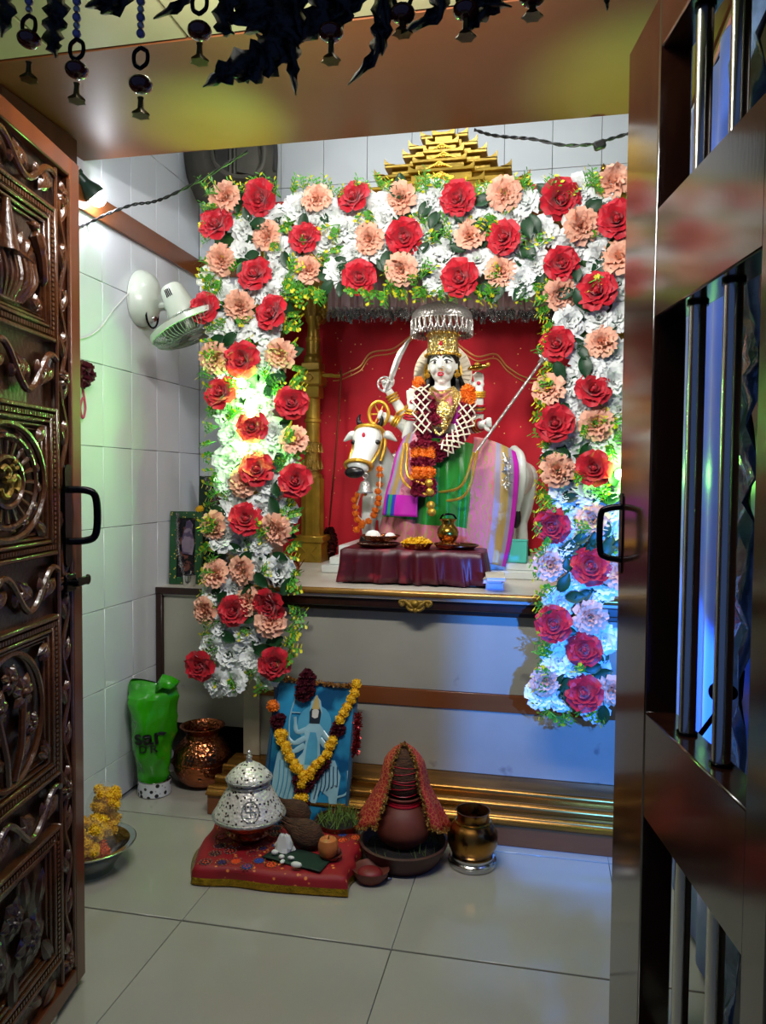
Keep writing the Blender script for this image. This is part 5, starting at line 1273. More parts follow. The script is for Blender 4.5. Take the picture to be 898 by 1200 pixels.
# silver pierced pot with lid, on a copper bowl
kb = on_t(292, 982); kl = thing('silver_pot', kb, 'pierced silver pot with domed lid and raised round emblem', 'pot'); s = pxm(kb)
m = MB(); m.lathe([(0, 0), (17*s, 0), (22*s, 4*s), (25*s, 8*s), (21*s, 12*s), (26*s, 15*s), (32*s, 20*s), (34*s, 25*s)], kb, 36); m.build('copper_foot', 'copper', kl)
prof = [(34*s, 25*s), (39.5*s, 28*s), (41*s, 31*s), (40.5*s, 34*s), (38*s, 38*s), (34*s, 46*s), (29*s, 55*s), (25*s, 61*s), (23*s, 64*s), (22.5*s, 69*s), (24*s, 71*s)]
m = MB(); m.lathe(prof, kb, 48); m.build('pot_body', 'silver_pierced', kl)
m = MB(); m.tube(circ(kb+V(0, 0, 30*s), 41*s, 48, (1, 0, 0), (0, 1, 0)), .006, 8, closed=True); m.tube(circ(kb+V(0, 0, 66*s), 23.5*s, 40, (1, 0, 0), (0, 1, 0)), .005, 8, closed=True); m.build('band', 'silver', kl)
m = MB(); m.lathe([(25*s, 70*s), (26*s, 72*s), (25.5*s, 75*s), (21*s, 80*s), (14*s, 86*s), (7*s, 90*s), (3*s, 92*s)], kb, 44); ld = m.build('lid', 'silver_pierced', kl)
m = MB(); m.tube(circ(kb+V(0, 0, 72*s), 26*s, 44, (1, 0, 0), (0, 1, 0)), .004, 8, closed=True); m.lathe([(4.5*s, 91*s), (3*s, 94*s), (3.6*s, 97*s), (1.6*s, 100*s), (2.2*s, 102*s), (0, 106*s)], kb, 16); m.build('lid_knob', 'silver', ld)
def on_pot(base, prof, az, z, off=.0):
    for (r0, z0), (r1, z1) in zip(prof[:-1], prof[1:]):
        if min(z0, z1) <= z <= max(z0, z1) and z1 != z0:
            r = r0+(r1-r0)*(z-z0)/(z1-z0)+off; return base+V(r*math.cos(az), r*math.sin(az), z)
    return base
def emblem(m, base, prof, az0, zc, size, rad, ring=True, off=.002):
    rm = max(r for r, z in prof)
    def P(a, b_): return on_pot(base, prof, az0+a*size/rm*1.15, zc+b_*size, off)
    def line(*pp): m.tube([P(*p) for p in pp], rad, 6)
    line((0, -.62), (0, .62)); line((-.62, 0), (.62, 0)); line((0, .62), (.62, .62)); line((.62, 0), (.62, -.62)); line((0, -.62), (-.62, -.62)); line((-.62, 0), (-.62, .62))
    if ring: m.tube([P(1.15*math.cos(2*math.pi*i/28), 1.15*math.sin(2*math.pi*i/28)) for i in range(28)], rad, 6, closed=True)
azc = math.atan2(CAM.y-kb.y, CAM.x-kb.x)
m = MB(); emblem(m, kb, prof, azc+.04, 46*s, 8.5*s, .0026); m.build('emblem', 'silver', kl)
# coconuts
for (px, py, r, a, lb) in ((360, 993, .046, 2.75, 'fibrous brown coconut in front on the embroidered cloth'), (349, 964, .040, 2.9, 'fibrous brown coconut behind, touching the silver pot')):
    p = on_t(px, py); c = p+V(0, 0, r*.95); t = thing('coconut', p, lb, 'coconut'); ax = V(math.cos(a), -.15, .25).normalized() if a < 1 else V(math.cos(a), .1, .35).normalized(); m = MB()
    m.lathe([(0, -r*1.2), (r*.5, -r*1.05), (r*.88, -r*.55), (r*.97, 0), (r*.86, r*.55), (r*.58, r*1.1), (r*.32, r*1.5), (0, r*1.7)], c, 24, ax, fr=lambda a_, z: 1+.03*math.sin(9*a_)); m.build('husk', 'coir', t)
    m = MB()
    for k in range(46):
        e = ax.orthogonal().normalized(); e.rotate(Quaternion(ax, rnd(0, 6.28))); b0 = c+ax*(r*.9)+e*(r*.62); m.tube([b0, b0+ax*(r*.6)-e*(r*.25), c+ax*(r*rnd(1.9, 2.4))+e*(r*.35*rnd(0, 1))], [.003, .0026, .001], 5)
    tag(m.build('fibre_tuft', 'coir', t), kind='stuff')
# dark green folded cloth, tissue, white pieces
def wavy_sheet(cs, z, amp, nm, mt, label, cat, th=.003):
    a, b_, c, d = [Vector(x) for x in cs]; rows = []
    for i in range(11):
        row = []
        for j in range(13):
            u, v = j/12, i/10; p = a.lerp(b_, u).lerp(d.lerp(c, u), v); row.append(V(p.x, p.y, z+amp*(math.sin(u*9+v*3)*math.cos(v*6)+1)))
        rows.append(row)
    m = MB(); m.grid(rows); return tag(m.build(nm, mt, solid=th, sharp=0), label, cat)
wavy_sheet([on_t(307, 1006), on_t(375, 1024), on_t(390, 1008), on_t(330, 992)], TP+.003, .0018, 'folded_cloth', 'dark_green_cloth', 'dark green cloth square lying on the embroidered stool', 'cloth')
p = on_t(334, 996, TP+.008); m = MB(); random.seed(5)
rows = [[p+V(.030*math.cos(2*math.pi*j/16)*f*(1+rnd(-.25, .25)), .022*math.sin(2*math.pi*j/16)*f*(1+rnd(-.25, .25)), h*(1+rnd(-.3, .3))) for j in range(16)] for f, h in ((1, .001), (1.05, .012), (.8, .03), (.5, .042), (.1, .05))]
m.grid(rows, closed=True); tag(m.build('crumpled_tissue', 'tissue', sharp=20), 'crumpled white tissue beside the front coconut', 'tissue')
for (px, py, rr, lb) in ((322, 1001, (.011, .009, .008), 'round white sweet next to the tissue'), (330, 1006, (.009, .008, .007), 'small white sweet in the middle of the green cloth'), (331, 1011, (.007, .011, .005), 'slim white sweet on the green cloth'), (347, 1016, (.017, .010, .009), 'large lumpy white sweet on the green cloth edge'), (341, 1007, (.011, .006, .006), 'flat shell-like white piece on the green cloth')):
    p = on_t(px, py, TP+.010); m = MB(); m.ell(p+V(0, 0, rr[2]*.8), rr, 10, 8); m.ell(p+V(rr[0]*.5, 0, rr[2]*.8), (rr[0]*.6, rr[1]*.8, rr[2]*.85), 8, 6); tag(m.build('white_sweet', 'white_stone'), lb, 'sweet', 'white pieces on the green cloth')
# apple in a clay dish
p = on_t(388, 1006); ds = thing('clay_dish', p, 'small red clay dish holding the apple', 'dish'); m = MB(); m.lathe([(0, 0), (.022, 0), (.034, .012), (.036, .016), (.032, .014), (.02, .006), (0, .005)], p, 24); m.build('dish', 'clay', ds)
ap = p+V(-.008, -.006, .007); at_ = thing('apple', ap, 'yellow-red apple standing in the clay dish', 'apple'); m = MB(); m.lathe([(0, .004), (.014, 0), (.026, .010), (.031, .028), (.031, .042), (.026, .056), (.014, .062), (.005, .058), (0, .054)], ap, 28, fr=lambda a, z: 1+.02*math.cos(5*a)); m.build('fruit', 'apple', at_); m = MB(); m.tube([ap+V(0, 0, .054), ap+V(.003, 0, .068)], .0018, 6); m.build('stalk', 'wood_brown', at_)
p2_ = p+V(.018, .012, .008); m = MB(); m.ell(p2_+V(0, 0, .012), (.012, .012, .012), 12, 8); tag(m.build('betel_nut', 'clay'), 'small round nut behind the apple', 'nut')
# pot of sprouted grass
gp = onZ(398, 986, FZ); gt = thing('grass_pot', gp, 'shallow clay pot of sprouted grass between coconut and red veil', 'plant'); s = pxm(gp); m = MB()
m.lathe([(0, 0), (20*s, 0), (24*s, 10*s), (28*s, 24*s), (29.5*s, 27*s), (27*s, 27*s), (24*s, 22*s), (0, 22*s)], gp, 32); m.build('pot', 'copper_dark', gt); m = MB(); m.lathe([(25*s, 23*s), (15*s, 25*s), (0, 25*s)], gp, 24); m.build('soil', 'soil', gt)
m = MB()
for i in range(150):
    a, r = rnd(0, 6.28), 23*s*math.sqrt(rnd(0, 1)); b0 = gp+V(r*math.cos(a), r*math.sin(a), 24*s); d = V(rnd(-1, 1)*.02, rnd(-1, 1)*.02, rnd(.02, .055)); f = V(.0013, 0, 0); m.add([b0-f, b0+f, b0+d*.6+f*.8, b0+d*.6-f*.8, b0+d], [(0, 1, 2, 3), (3, 2, 4)])
for k in range(9):
    a = rnd(0, 6.28); b0 = gp+V(18*s*math.cos(a), 18*s*math.sin(a), 26*s); m.tube(cr([b0, b0+V(rnd(-.03, .03), -.01, .03), b0+V(rnd(-.05, .05), -.05, -.01)], 4), .0012, 4)
tag(m.build('grass_blades', 'grass', gt), kind='stuff')
# clay pot in a soil dish, veiled coconut
vp = onZ(470, 1016, FZ)+V(0, .045, 0); s = pxm(vp); dsh = thing('clay_tray', vp, 'wide shallow clay tray of dark soil under the veiled pot', 'tray'); m = MB()
m.lathe([(0, 0), (38*s, 0), (44*s, 8*s), (51*s, 22*s), (52*s, 25*s), (49*s, 26*s), (46*s, 20*s), (40*s, 12*s), (0, 12*s)], vp, 44); m.build('tray', 'clay_dark', dsh); m = MB(); m.lathe([(45*s, 17*s), (30*s, 19*s), (0, 20*s)], vp, 36); m.build('soil', 'soil', dsh)
m = MB()
for i in range(26):
    a, r = rnd(0, 6.28), 44*s*math.sqrt(rnd(.2, 1)); b0 = vp+V(r*math.cos(a), r*math.sin(a), 18*s); d = V(rnd(-1, 1)*.012, rnd(-1, 1)*.012, rnd(.015, .05)); f = V(.0011, 0, 0); m.add([b0-f, b0+f, b0+d], [(0, 1, 2)])
tag(m.build('sprouts', 'grass', dsh), kind='stuff')
kp2 = vp+V(-.003, .01, 19*s); cpt = thing('clay_pot', kp2, 'round red clay pot standing in the soil tray', 'pot'); m = MB(); m.lathe([(0, 0), (18*s, 0), (29*s, 9*s), (34*s, 22*s), (32*s, 36*s), (24*s, 46*s), (18*s, 50*s), (18*s, 54*s), (22*s, 58*s), (20*s, 59*s), (15*s, 55*s), (0, 54*s)], kp2, 36); m.build('pot_body', 'clay', cpt); m = MB(); m.tube(circ(kp2+V(0, 0, 53*s), 19*s, 28, (1, 0, 0), (0, 1, 0)), .004, 6, closed=True); m.tube(circ(kp2+V(0, 0, 50*s), 20*s, 28, (1, 0, 0), (0, 1, 0)), .004, 6, closed=True); m.build('thread_ring', 'bangle_red', cpt)
cc2 = kp2+V(0, 0, 58*s); ct = thing('thread_wrapped_coconut', cc2, 'dark thread-wrapped coconut standing upright under the red veil', 'coconut'); m = MB(); m.lathe([(8*s, -3*s), (17*s, 4*s), (20.5*s, 16*s), (20*s, 32*s), (16*s, 44*s), (9*s, 52*s), (0, 56*s)], cc2, 28); m.build('husk', 'coir', ct); m = MB()
for k in range(7): z = (6+6*k)*s; r = (18, 19.6, 20.6, 20.4, 20, 18, 15)[k]*s; m.tube([cc2+V(r*1.02*math.cos(t), r*1.02*math.sin(t), z+.006*math.sin(t+k*2)) for t in [2*math.pi*i/24 for i in range(24)]], .0013, 5, closed=True)
m.build('thread', 'bangle_red', ct)
vt = thing('red_veil', cc2, 'red printed veil with gold tinsel edge draped over the coconut', 'veil'); rows = []; edgeL = []; edgeR = []
top = cc2+V(0, .0, 61*s); front = math.atan2(CAM.y-cc2.y, CAM.x-cc2.x)
for i in range(15):
    t = i/14; row = []
    for j in range(33):
        a = front+.62+(2*math.pi-1.24)*j/32; flare = (2+15*min(1, t*5)**.6+18*t+ (12 if t > .5 else 0)*(t-.5)*2)*s*(1+.10*math.sin(9*a)*t); z = 61*s-(88*s)*t*(1-.10*math.cos(2*(a-front))); 
        p = cc2+V(flare*math.cos(a)*1.12, flare*math.sin(a)*.9, z); row.append(p)
    rows.append(row); edgeL.append(row[0]); edgeR.append(row[-1])
m = MB(); m.grid(rows); v1 = m.build('veil_cloth', 'chunri', vt, solid=.002, sharp=0)
m = MB()
for e in (edgeL, edgeR, rows[-1]):
    for P_ in cr(e, 5):
        for k in range(4): q_ = P_+V(rnd(-.004, .004), rnd(-.006, .002), rnd(-.004, .004)); d = V(rnd(-1, 1), rnd(-1, .3), rnd(-1, 1)).normalized()*.008; f = V(.0018, 0, .001); m.add([q_-f, q_+f, q_+d+f, q_+d-f], [(0, 1, 2, 3)])
tag(m.build('tinsel_edge', 'sequin', v1), kind='stuff')
# small offering dish
p = onZ(432, 1036, FZ)+V(0, .02, 0); t = thing('offering_dish', p, 'little clay lamp dish of red powder by the soil tray', 'dish'); s = pxm(p); m = MB(); m.lathe([(0, 0), (12*s, 0), (19*s, 9*s), (21*s, 16*s), (18*s, 14*s), (10*s, 5*s), (0, 5*s)], p, 24, fr=lambda a, z: 1+.12*max(0, math.cos(a+.3))**4); m.build('dish', 'clay', t); m = MB(); m.ell(p+V(0, 0, 10*s), (15*s, 13*s, 6*s), 14, 8); m.build('red_powder', 'kumkum', t)
p = onZ(455, 1031, FZ); t = thing('steel_spoon', p, 'tiny steel spoon on the floor by the offering dish', 'spoon'); m = MB(); m.ell(p+V(0, 0, .006), (.012, .008, .005), 10, 6); m.build('bowl', 'steel', t); m = MB(); m.tube([p+V(-.008, 0, .006), p+V(-.04, .01, .01)], .0022, 6); m.build('handle', 'steel', t)
# brass pot on a steel ring
lp_ = onZ(552, 1020, FZ)+V(0, .045, 0); s = pxm(lp_); t = thing('steel_ring_stand', lp_, 'polished steel ring stand under the worn brass pot', 'stand'); m = MB(); m.lathe([(24*s, 0), (28*s, 1*s), (28*s, 5*s), (25*s, 8*s), (26*s, 13*s), (22*s, 14*s), (20*s, 8*s), (22*s, 0)], lp_, 36); m.build('ring', 'steel', t); m = MB(); m.tube(circ(lp_+V(0, 0, 6*s), 27*s, 36, (1, 0, 0), (0, 1, 0)), .0035, 6, closed=True); m.build('groove', 'steel', t)
b0 = lp_+V(0, 0, 11*s); t = thing('brass_pot', b0, 'worn brass water pot with wide dark mouth on a steel ring', 'pot'); m = MB(); m.lathe([(0, 0), (18*s, 0), (25*s, 5*s), (29.5*s, 16*s), (29*s, 27*s), (24*s, 36*s), (19.5*s, 40*s), (18*s, 44*s), (19*s, 51*s), (20.5*s, 53*s), (19*s, 53*s), (16.5*s, 45*s), (16.5*s, 40*s), (22*s, 34*s), (18*s, 6*s), (0, 3*s)], b0, 40); m.build('pot_body', 'brass_worn', t); m = MB(); m.tube(circ(b0+V(0, 0, 40*s), 20*s, 36, (1, 0, 0), (0, 1, 0)), .005, 8, closed=True); m.build('neck_band', 'brass', t)
# framed picture leaning on the step, with garlands
bl_, br_ = V(-.985, 2.545, FZ), V(-.665, 2.56, FZ); exx = (br_-bl_).normalized()
t3, p3, F3 = picture(bl_, br_, .52, .43, 'blue framed picture of a many-armed goddess leaning on the altar', 'pic_frame', .012, 'pic_blue')
for nm, mt, pts in (('painted_halo', 'pic_mid', [(.42+.20*math.cos(2*math.pi*i/20)+.10, .70+.13*math.sin(2*math.pi*i/20)) for i in range(20)]),
        ('painted_tiger', 'pic_pale', [(.56, .18), (.62, .16), (.66, .26), (.76, .22), (.80, .10), (.90, .08), (.86, .20), (.88, .36), (.80, .46), (.66, .46), (.58, .36)]),
        ('painted_attendant', 'pic_pale', [(.10, .14), (.34, .14), (.36, .28), (.30, .40), (.24, .46), (.26, .52), (.18, .54), (.12, .48), (.10, .36)])):
    blob(F3, p3, nm, mt, pts, .0015)
def pic_tube(name, pts, r, par=None):
    o, ex, up, nn, w_, H = F3; P_ = cr([o+ex*(a*w_)+up*(b_*H)+nn*.002 for a, b_ in pts], 5); m = MB(); rr = r if isinstance(r, list) else [r]*len(P_); rr = [rr[min(len(rr)-1, int(i*len(rr)/len(P_)))] for i in range(len(P_))]; m.tube(P_, [(x, .0022) for x in rr], 8, up=ex); return m.build(name, 'pic_pale', par or p3)
o, ex, up, nn, w_, Hh = F3
blob(F3, p3, 'painted_figure', 'pic_pale', [(.36, .36), (.66, .36), (.70, .44), (.62, .50), (.60, .60), (.64, .66), (.58, .70), (.56, .74), (.60, .78), (.57, .86), (.51, .90), (.46, .86), (.45, .78), (.48, .74), (.46, .70), (.40, .66), (.44, .58), (.42, .50), (.34, .44)], .003)
for pts in ([(.44, .66), (.32, .64), (.28, .74)], [(.43, .60), (.30, .56), (.22, .60)], [(.43, .55), (.30, .50), (.20, .50)], [(.60, .66), (.72, .60), (.76, .72)], [(.60, .60), (.70, .54), (.74, .56)]): pic_tube('painted_arm', pts, [.010, .008, .006])
pic_tube('painted_sword', [(.24, .58), (.22, .74), (.28, .92)], .003); pic_tube('painted_tail', [(.86, .22), (.97, .26), (.96, .40)], .004); pic_tube('painted_dish', [(.24, .77), (.34, .77)], .006)
blob(F3, p3, 'painted_hair', 'dusky', [(.46, .70), (.58, .70), (.59, .78), (.55, .83), (.49, .83), (.45, .78)], .0036)
blob(F3, p3, 'painted_face', 'pic_skin', [(.485, .745), (.52, .735), (.555, .745), (.56, .79), (.52, .81), (.48, .79)], .0042)
blob(F3, p3, 'painted_crown', 'pic_gold', [(.475, .80), (.565, .80), (.55, .86), (.52, .90), (.49, .86)], .0044)
blob(F3, p3, 'painted_robe', 'pic_mid', [(.45, .42), (.60, .42), (.58, .58), (.55, .64), (.48, .64), (.46, .56)], .0040)
for k in range(6): a0 = .60+.045*k; pt_ = pic_tube('painted_stripe', [(a0, .20+.02*k), (a0+.025, .30), (a0+.01, .42)], .0022); pt_.data.materials[0] = MATS['pic_frame']; pt_.location += F3[3]*.002
for k in range(4): a0 = .14+.05*k; pt_ = pic_tube('painted_stripe', [(a0, .18), (a0+.03, .30), (a0+.02, .44)], .0022); pt_.data.materials[0] = MATS['pic_mid']; pt_.location += F3[3]*.002
mt_ = thing('marigold_garland', o+up*(.25*Hh), 'yellow marigold garland looped across the blue framed picture', 'garland')
def P3(a, b_, h=.022): return o+ex*(a*w_)+up*(b_*Hh)+nn*h
for (a, b_) in ((.99, .985), (.97, .93), (.94, .88), (.90, .83), (.86, .78), (.83, .74), (.14, .615), (.17, .575), (.22, .54), (.25, .50), (.29, .46), (.34, .42), (.40, .385), (.46, .355), (.50, .325), (.56, .38), (.61, .42), (.66, .45), (.71, .50), (.74, .55), (.77, .59), (.47, .285), (.45, .20), (.50, .20), (.36, .40), (.55, .35), (.18, .62)):
    inst('marigold', PM['yellow'], mt_, P3(a+rnd(-.01, .01), b_+rnd(-.006, .006)), Quaternion((rnd(-1, 1), rnd(-1, 1), rnd(-1, 1), 1)).normalized(), .0195)
for (a, b_) in ((.80, .69), (.84, .67), (.78, .65), (.10, .67), (.06, .70), (.12, .72), (.48, .24), (.44, .245), (.40, .31), (.54, .30), (.50, .165), (.44, .16), (.64, .40), (.60, .36), (.70, .44)): inst('dark_rose', PM['dark'], mt_, P3(a, b_, .014), None, .021)
inst('marigold', PM['orange'], mt_, P3(.02, .80, .02), None, .024)
rt = thing('dark_rose_bunch', P3(.38, .97, .02), 'bunch of withered maroon roses on top of the blue picture frame', 'flowers')
for (a, b_, r) in ((.34, .95, .026), (.42, .96, .026), (.38, .90, .030), (.36, 1.01, .024), (.43, 1.01, .024), (.39, 1.045, .020), (.33, .89, .022), (.45, .92, .02)): inst('rose_flower', PM['dark'], rt, P3(a, b_, .022), None, r)
tinsel_garland(F3, [(.12, 1.0), (.30, .995), (.55, .985), (.78, .975), (.97, .985)], 'gold and red tinsel strip along the top of the blue frame', 'sequin', 'tinsel_strip', 90)
tinsel_garland(F3, [(1.03, .78), (1.04, .62), (1.03, .52)], 'red tinsel end hanging at the side of the blue frame', 'tinsel_red', 'tinsel_strip', 80, .018)
# copper pot in the dark recess
cb = onZ(235, 921, FZ)+V(0, .02, 0); s = pxm(cb); t = thing('copper_pot', cb, 'hammered copper water pot with flared rim under the side ledge', 'pot'); cprof = [(0, 0), (16*s, 0), (26*s, 8*s), (32.5*s, 20*s), (34*s, 33*s), (31*s, 45*s), (24*s, 53*s), (19.5*s, 57*s), (19*s, 62*s), (24*s, 68*s), (26*s, 70*s), (24*s, 70.5*s), (17.5*s, 63*s), (17*s, 57*s), (24*s, 48*s), (20*s, 8*s), (0, 5*s)]
m = MB(); m.lathe(cprof, cb, 44); m.build('pot_body', 'copper', t); m = MB(); m.tube(circ(cb+V(0, 0, 30*s), 34*s, 40, (1, 0, 0), (0, 1, 0)), .004, 8, closed=True); m.build('band', 'copper', t)
azc = math.atan2(CAM.y-cb.y, CAM.x-cb.x); m = MB(); emblem(m, cb, cprof[:7], azc+.30, 39*s, 6.5*s, .0030, False, .001); m.build('emblem', 'black', t)
m = MB()
def PP(a, b_): return on_pot(cb, cprof[:7], azc-.42+a, (39+b_)*s, .001)
for L in ((PP(-.10, -6), PP(.02, 6)), (PP(-.18, 0), PP(.06, 0)), (PP(.02, -6), PP(.13, 5)), (PP(-.2, -5), PP(-.12, 5))): m.tube(L, .0028, 6)
m.build('painted_mark', 'black', t); m = MB(); m.prism([(-.008, 0), (.008, 0), (0, .014)], .002, on_pot(cb, cprof[:7], azc-.1, 17*s, .001), V(math.sin(-azc), math.cos(azc), 0), V(0, 0, 1), V(math.cos(azc), math.sin(azc), 0)); m.build('painted_mark', 'black', t)
# green bag standing in a white ring
rb = onZ(169, 934, FZ)+V(.02, .045, 0); s = pxm(rb); t = thing('ring_stand', rb, 'white ring stand with black floral cut-outs below the green bag', 'stand'); m = MB(); m.lathe([(17*s, 0), (19*s, 1*s), (19*s, 17*s), (18*s, 18*s), (17*s, 17*s), (17*s, 0)], rb, 36); m.build('ring', 'ring_white', t); m = MB(); m.tube(circ(rb+V(0, 0, 17.5*s), 18.2*s, 36, (1, 0, 0), (0, 1, 0)), .003, 6, closed=True); m.build('rim', 'steel', t)
bg = thing('plastic_bag', rb, 'rumpled green plastic shopping bag with black lettering', 'bag')
secs = [(925, 168, 187, .020), (915, 163, 193, .040), (895, 160, 197, .055), (870, 156, 200, .065), (840, 152, 205, .070), (815, 148, 208, .060), (804, 147, 209, .030), (799, 148, 208, .012)]
Yb = rb.y+.0; random.seed(21); rows = []
def bagpt(i, a, off=0.0):
    # i: fractional section index, a: angle; -pi/2 is towards the room
    k = min(int(i), len(secs)-2); f = i-k; y_, x0, x1, dp = [secs[k][c]*(1-f)+secs[k+1][c]*f for c in range(4)]
    c = onY((x0+x1)/2, y_, Yb); r = (x1-x0)/2*pxm(c); w_ = 1+.05*math.sin(3*a+.6*math.sin(i*1.9))+.03*math.sin(7*a+2*math.sin(i*1.3+a))+.02*math.sin(i*4+5*a)
    p = c+V((r+off)*w_*math.cos(a), (dp*1.2+off)*w_*math.sin(a), 0); nz = mnoise.noise(p*14)*.012+abs(mnoise.noise(p*26+V(3, 1, 7)))*.010; p += V(math.cos(a), math.sin(a), 0)*(nz-.004); p.x = max(p.x, XL+.006); p.z = max(p.z, FZ+.02); return p
for i in range(0, 36):
    rows.append([bagpt(i/5, 2*math.pi*j/48)+V(0, 0, .006*math.sin(3*2*math.pi*j/48+1)*(i > 31)) for j in range(48)])
m = MB(); m.grid(rows, closed=True); m.add(rows[0], [tuple(range(48))]); bgo = m.build('bag_body', 'plastic_green', bg, sharp=28)
m = MB(); c = onY(196, 800, Yb); m.grid([[onY(182, 812, Yb-.05), onY(190, 806, Yb-.055), onY(200, 808, Yb-.05), onY(209, 800, Yb-.03)], [onY(183, 802, Yb-.03), onY(191, 790, Yb-.03), onY(202, 793, Yb-.02), onY(211, 798, Yb-.0)], [onY(185, 806, Yb+.03), onY(192, 800, Yb+.03), onY(203, 800, Yb+.02), onY(208, 803, Yb+.02)]]); m.build('folded_flap', 'plastic_green', bg, solid=.002, sharp=0)
def text_on_bag(txt, px, py, hpx, nm):
    cu = bpy.data.curves.new(nm, 'FONT'); cu.body = txt; cu.size = 1; cu.offset = .025; to = bpy.data.objects.new(nm, cu); COL.objects.link(to)
    bpy.context.view_layer.update(); me = to.to_mesh(); vs = [v.co.copy() for v in me.vertices]; fs = [tuple(p.vertices) for p in me.polygons]; to.to_mesh_clear(); bpy.data.objects.remove(to); bpy.data.curves.remove(cu)
    m = MB(); out = []
    for v in vs:
        X_, Y_ = px+v.x*hpx*1.25, py-v.y*hpx*1.35
        i = 0
        for k in range(len(secs)-1):
            if secs[k][0] >= Y_ >= secs[k+1][0]: i = k+(secs[k][0]-Y_)/(secs[k][0]-secs[k+1][0])
        k = min(int(i), len(secs)-2); f = i-k; x0 = secs[k][1]*(1-f)+secs[k+1][1]*f; x1 = secs[k][2]*(1-f)+secs[k+1][2]*f
        c_ = max(-.98, min(.98, (X_-(x0+x1)/2)/((x1-x0)/2))); out.append(bagpt(i, -math.acos(c_), .004)+V(0, -.003, 0))
    m.add(out, fs); return m.build(nm, 'black', bgo, sharp=0)
text_on_bag('sar', 172, 864, 19, 'lettering'); text_on_bag('D R', 176, 874, 9, 'lettering')
# steel bowl with bags of flowers by the open leaf
bb = V(-1.40, 2.14, FZ); t = thing('steel_bowl', bb, 'wide steel basin on the floor behind the carved leaf', 'bowl'); m = MB(); m.lathe([(0, 0), (.075, 0), (.078, .012), (.105, .05), (.128, .082), (.142, .088), (.143, .091), (.126, .088), (.10, .052), (.07, .014), (0, .012)], bb, 44); m.build('basin', 'steel', t); m = MB(); m.tube(circ(bb+V(0, 0, .089), .143, 44, (1, 0, 0), (0, 1, 0)), .003, 6, closed=True); m.build('rim', 'steel', t)
mat('petal_orange', '#d2541c', .7, var=.3, vscale=40)
PM['mixed'] = pompom_mesh('marigold', 'petal_orange', 60, 12)
def flower_bag(c, r, h, cols, label, seed):
    random.seed(seed); t = thing('flower_bag', c, label, 'bag'); m = MB(); rows = []
    for i in range(11):
        tt = i/10; rr = r*(math.sin(math.pi*min(1, .12+.80*tt))**.6)*(1 if tt < .75 else 1-.9*(tt-.75)*2.6); rows.append([c+V(rr*1.08*math.cos(a)*(1+.06*math.sin(7*a+i)), rr*1.0*math.sin(a)*(1+.06*math.cos(5*a-i)), h*tt) for a in [2*math.pi*j/28 for j in range(28)]])
    m.grid(rows, closed=True); m.build('clear_film', 'clear_film', t, sharp=0)
    for i in range(46):
        a, rr, z = rnd(0, 6.28), r*.82*math.sqrt(rnd(.2, 1)), rnd(.10, .80); rr *= math.sin(math.pi*(.12+.8*z))**.6; kd = cols[0] if z > .38 else cols[1]
        inst('marigold', PM[kd], t, c+V(rr*math.cos(a), rr*math.sin(a), .014+h*z), Quaternion((rnd(-1, 1), rnd(-1, 1), rnd(-1, 1), 1)).normalized(), .019)
flower_bag(bb+V(.02, -.03, .014), .075, .17, ('yellow', 'mixed'), 'clear bag of yellow and orange flowers lying nearer the doorway in the steel basin', 3)
flower_bag(bb+V(.005, .085, .052), .055, .20, ('yellow', 'yellow'), 'clear bag of all-yellow flowers in the steel basin beside the tiled wall', 4)
# ---------------------------------------------------------------- on the walls
mat('bulb_glow', '#f4f6ff', .3, var=0, emit=120); mat('holder_green', '#1f3a30', .4, var=.2); mat('cable_black', '#0a0a0a', .5); mat('fan_white', '#cdd6c8', .28, var=.04, coat=.3); mat('fan_grille', '#8f988c', .35, .3, var=.1); mat('cord_white', '#c9c9c4', .5)
mat('dusty_grey', '#464238', .7, var=.4, vscale=7, bump=.25, bscale=20); mat('dusty_dark', '#2a2724', .6, var=.5, vscale=9); mat('bead_grey', '#6c6c9a', .15, .2, var=.2, coat=.5); mat('bead_red', '#4a0a0a', .15, var=.3, coat=.6); mat('leaf_silhouette', '#0c0b0a', .5, var=.4, vscale=30, bump=.4, bscale=60)  # toran leaves near-black, their backlit silhouette put into the colour
mat('gold_dark', '#5a4a22', .3, .8, var=.4, vscale=40); mat('pink_net', '#b03a5a', .5, var=.2); mat('curtain_blue', '#1650b8', .35, var=.2, vscale=3, sheen=.3); mat('crinkle_film', '#5a7396', .1, .3, var=.5, vscale=14, bump=1.0, bscale=16)
hb = onX(109, 226, -1.562); bt = thing('wall_bulb', V(XL, hb.y-.03, hb.z+.02), 'glowing white bulb in a dark green holder on the tiled wall', 'lamp')
hs = V(XL+.002, hb.y-.045, hb.z+.055); d = (hb-hs).normalized(); m = MB(); m.lathe([(.022, 0), (.022, .010), (.018, .014), (.020, .04), (.020, (hb-hs).length-.02), (.016, (hb-hs).length-.01)], hs, 20, d); m.lathe([(.018, -.045), (.024, -.03), (.035, -.006), (.037, .010), (.034, .010), (.030, -.006)], hb, 24, d); m.build('holder', 'holder_green', bt)  # cup added round the bulb to keep its light off the soffit
m = MB(); m.lathe([(.010, -.022), (.016, -.012), (.025, .006), (.0285, .020), (.026, .034), (.016, .046), (0, .050)], hb, 20, d); m.build('bulb', 'bulb_glow', bt)
def cable(pts, r, name, label, mt='cable_black', twist=True):
    P = cr(pts, 10); m = MB()
    if twist:
        for ph in (0, math.pi): m.tube([p+V(0, r*.9*math.sin(i*.9+ph), r*.9*math.cos(i*.9+ph)) for i, p in enumerate(P)], r*.8, 6)
    else: m.tube(P, r, 6)
    return tag(m.build(name, mt), label, 'cable')
YW = 2.465
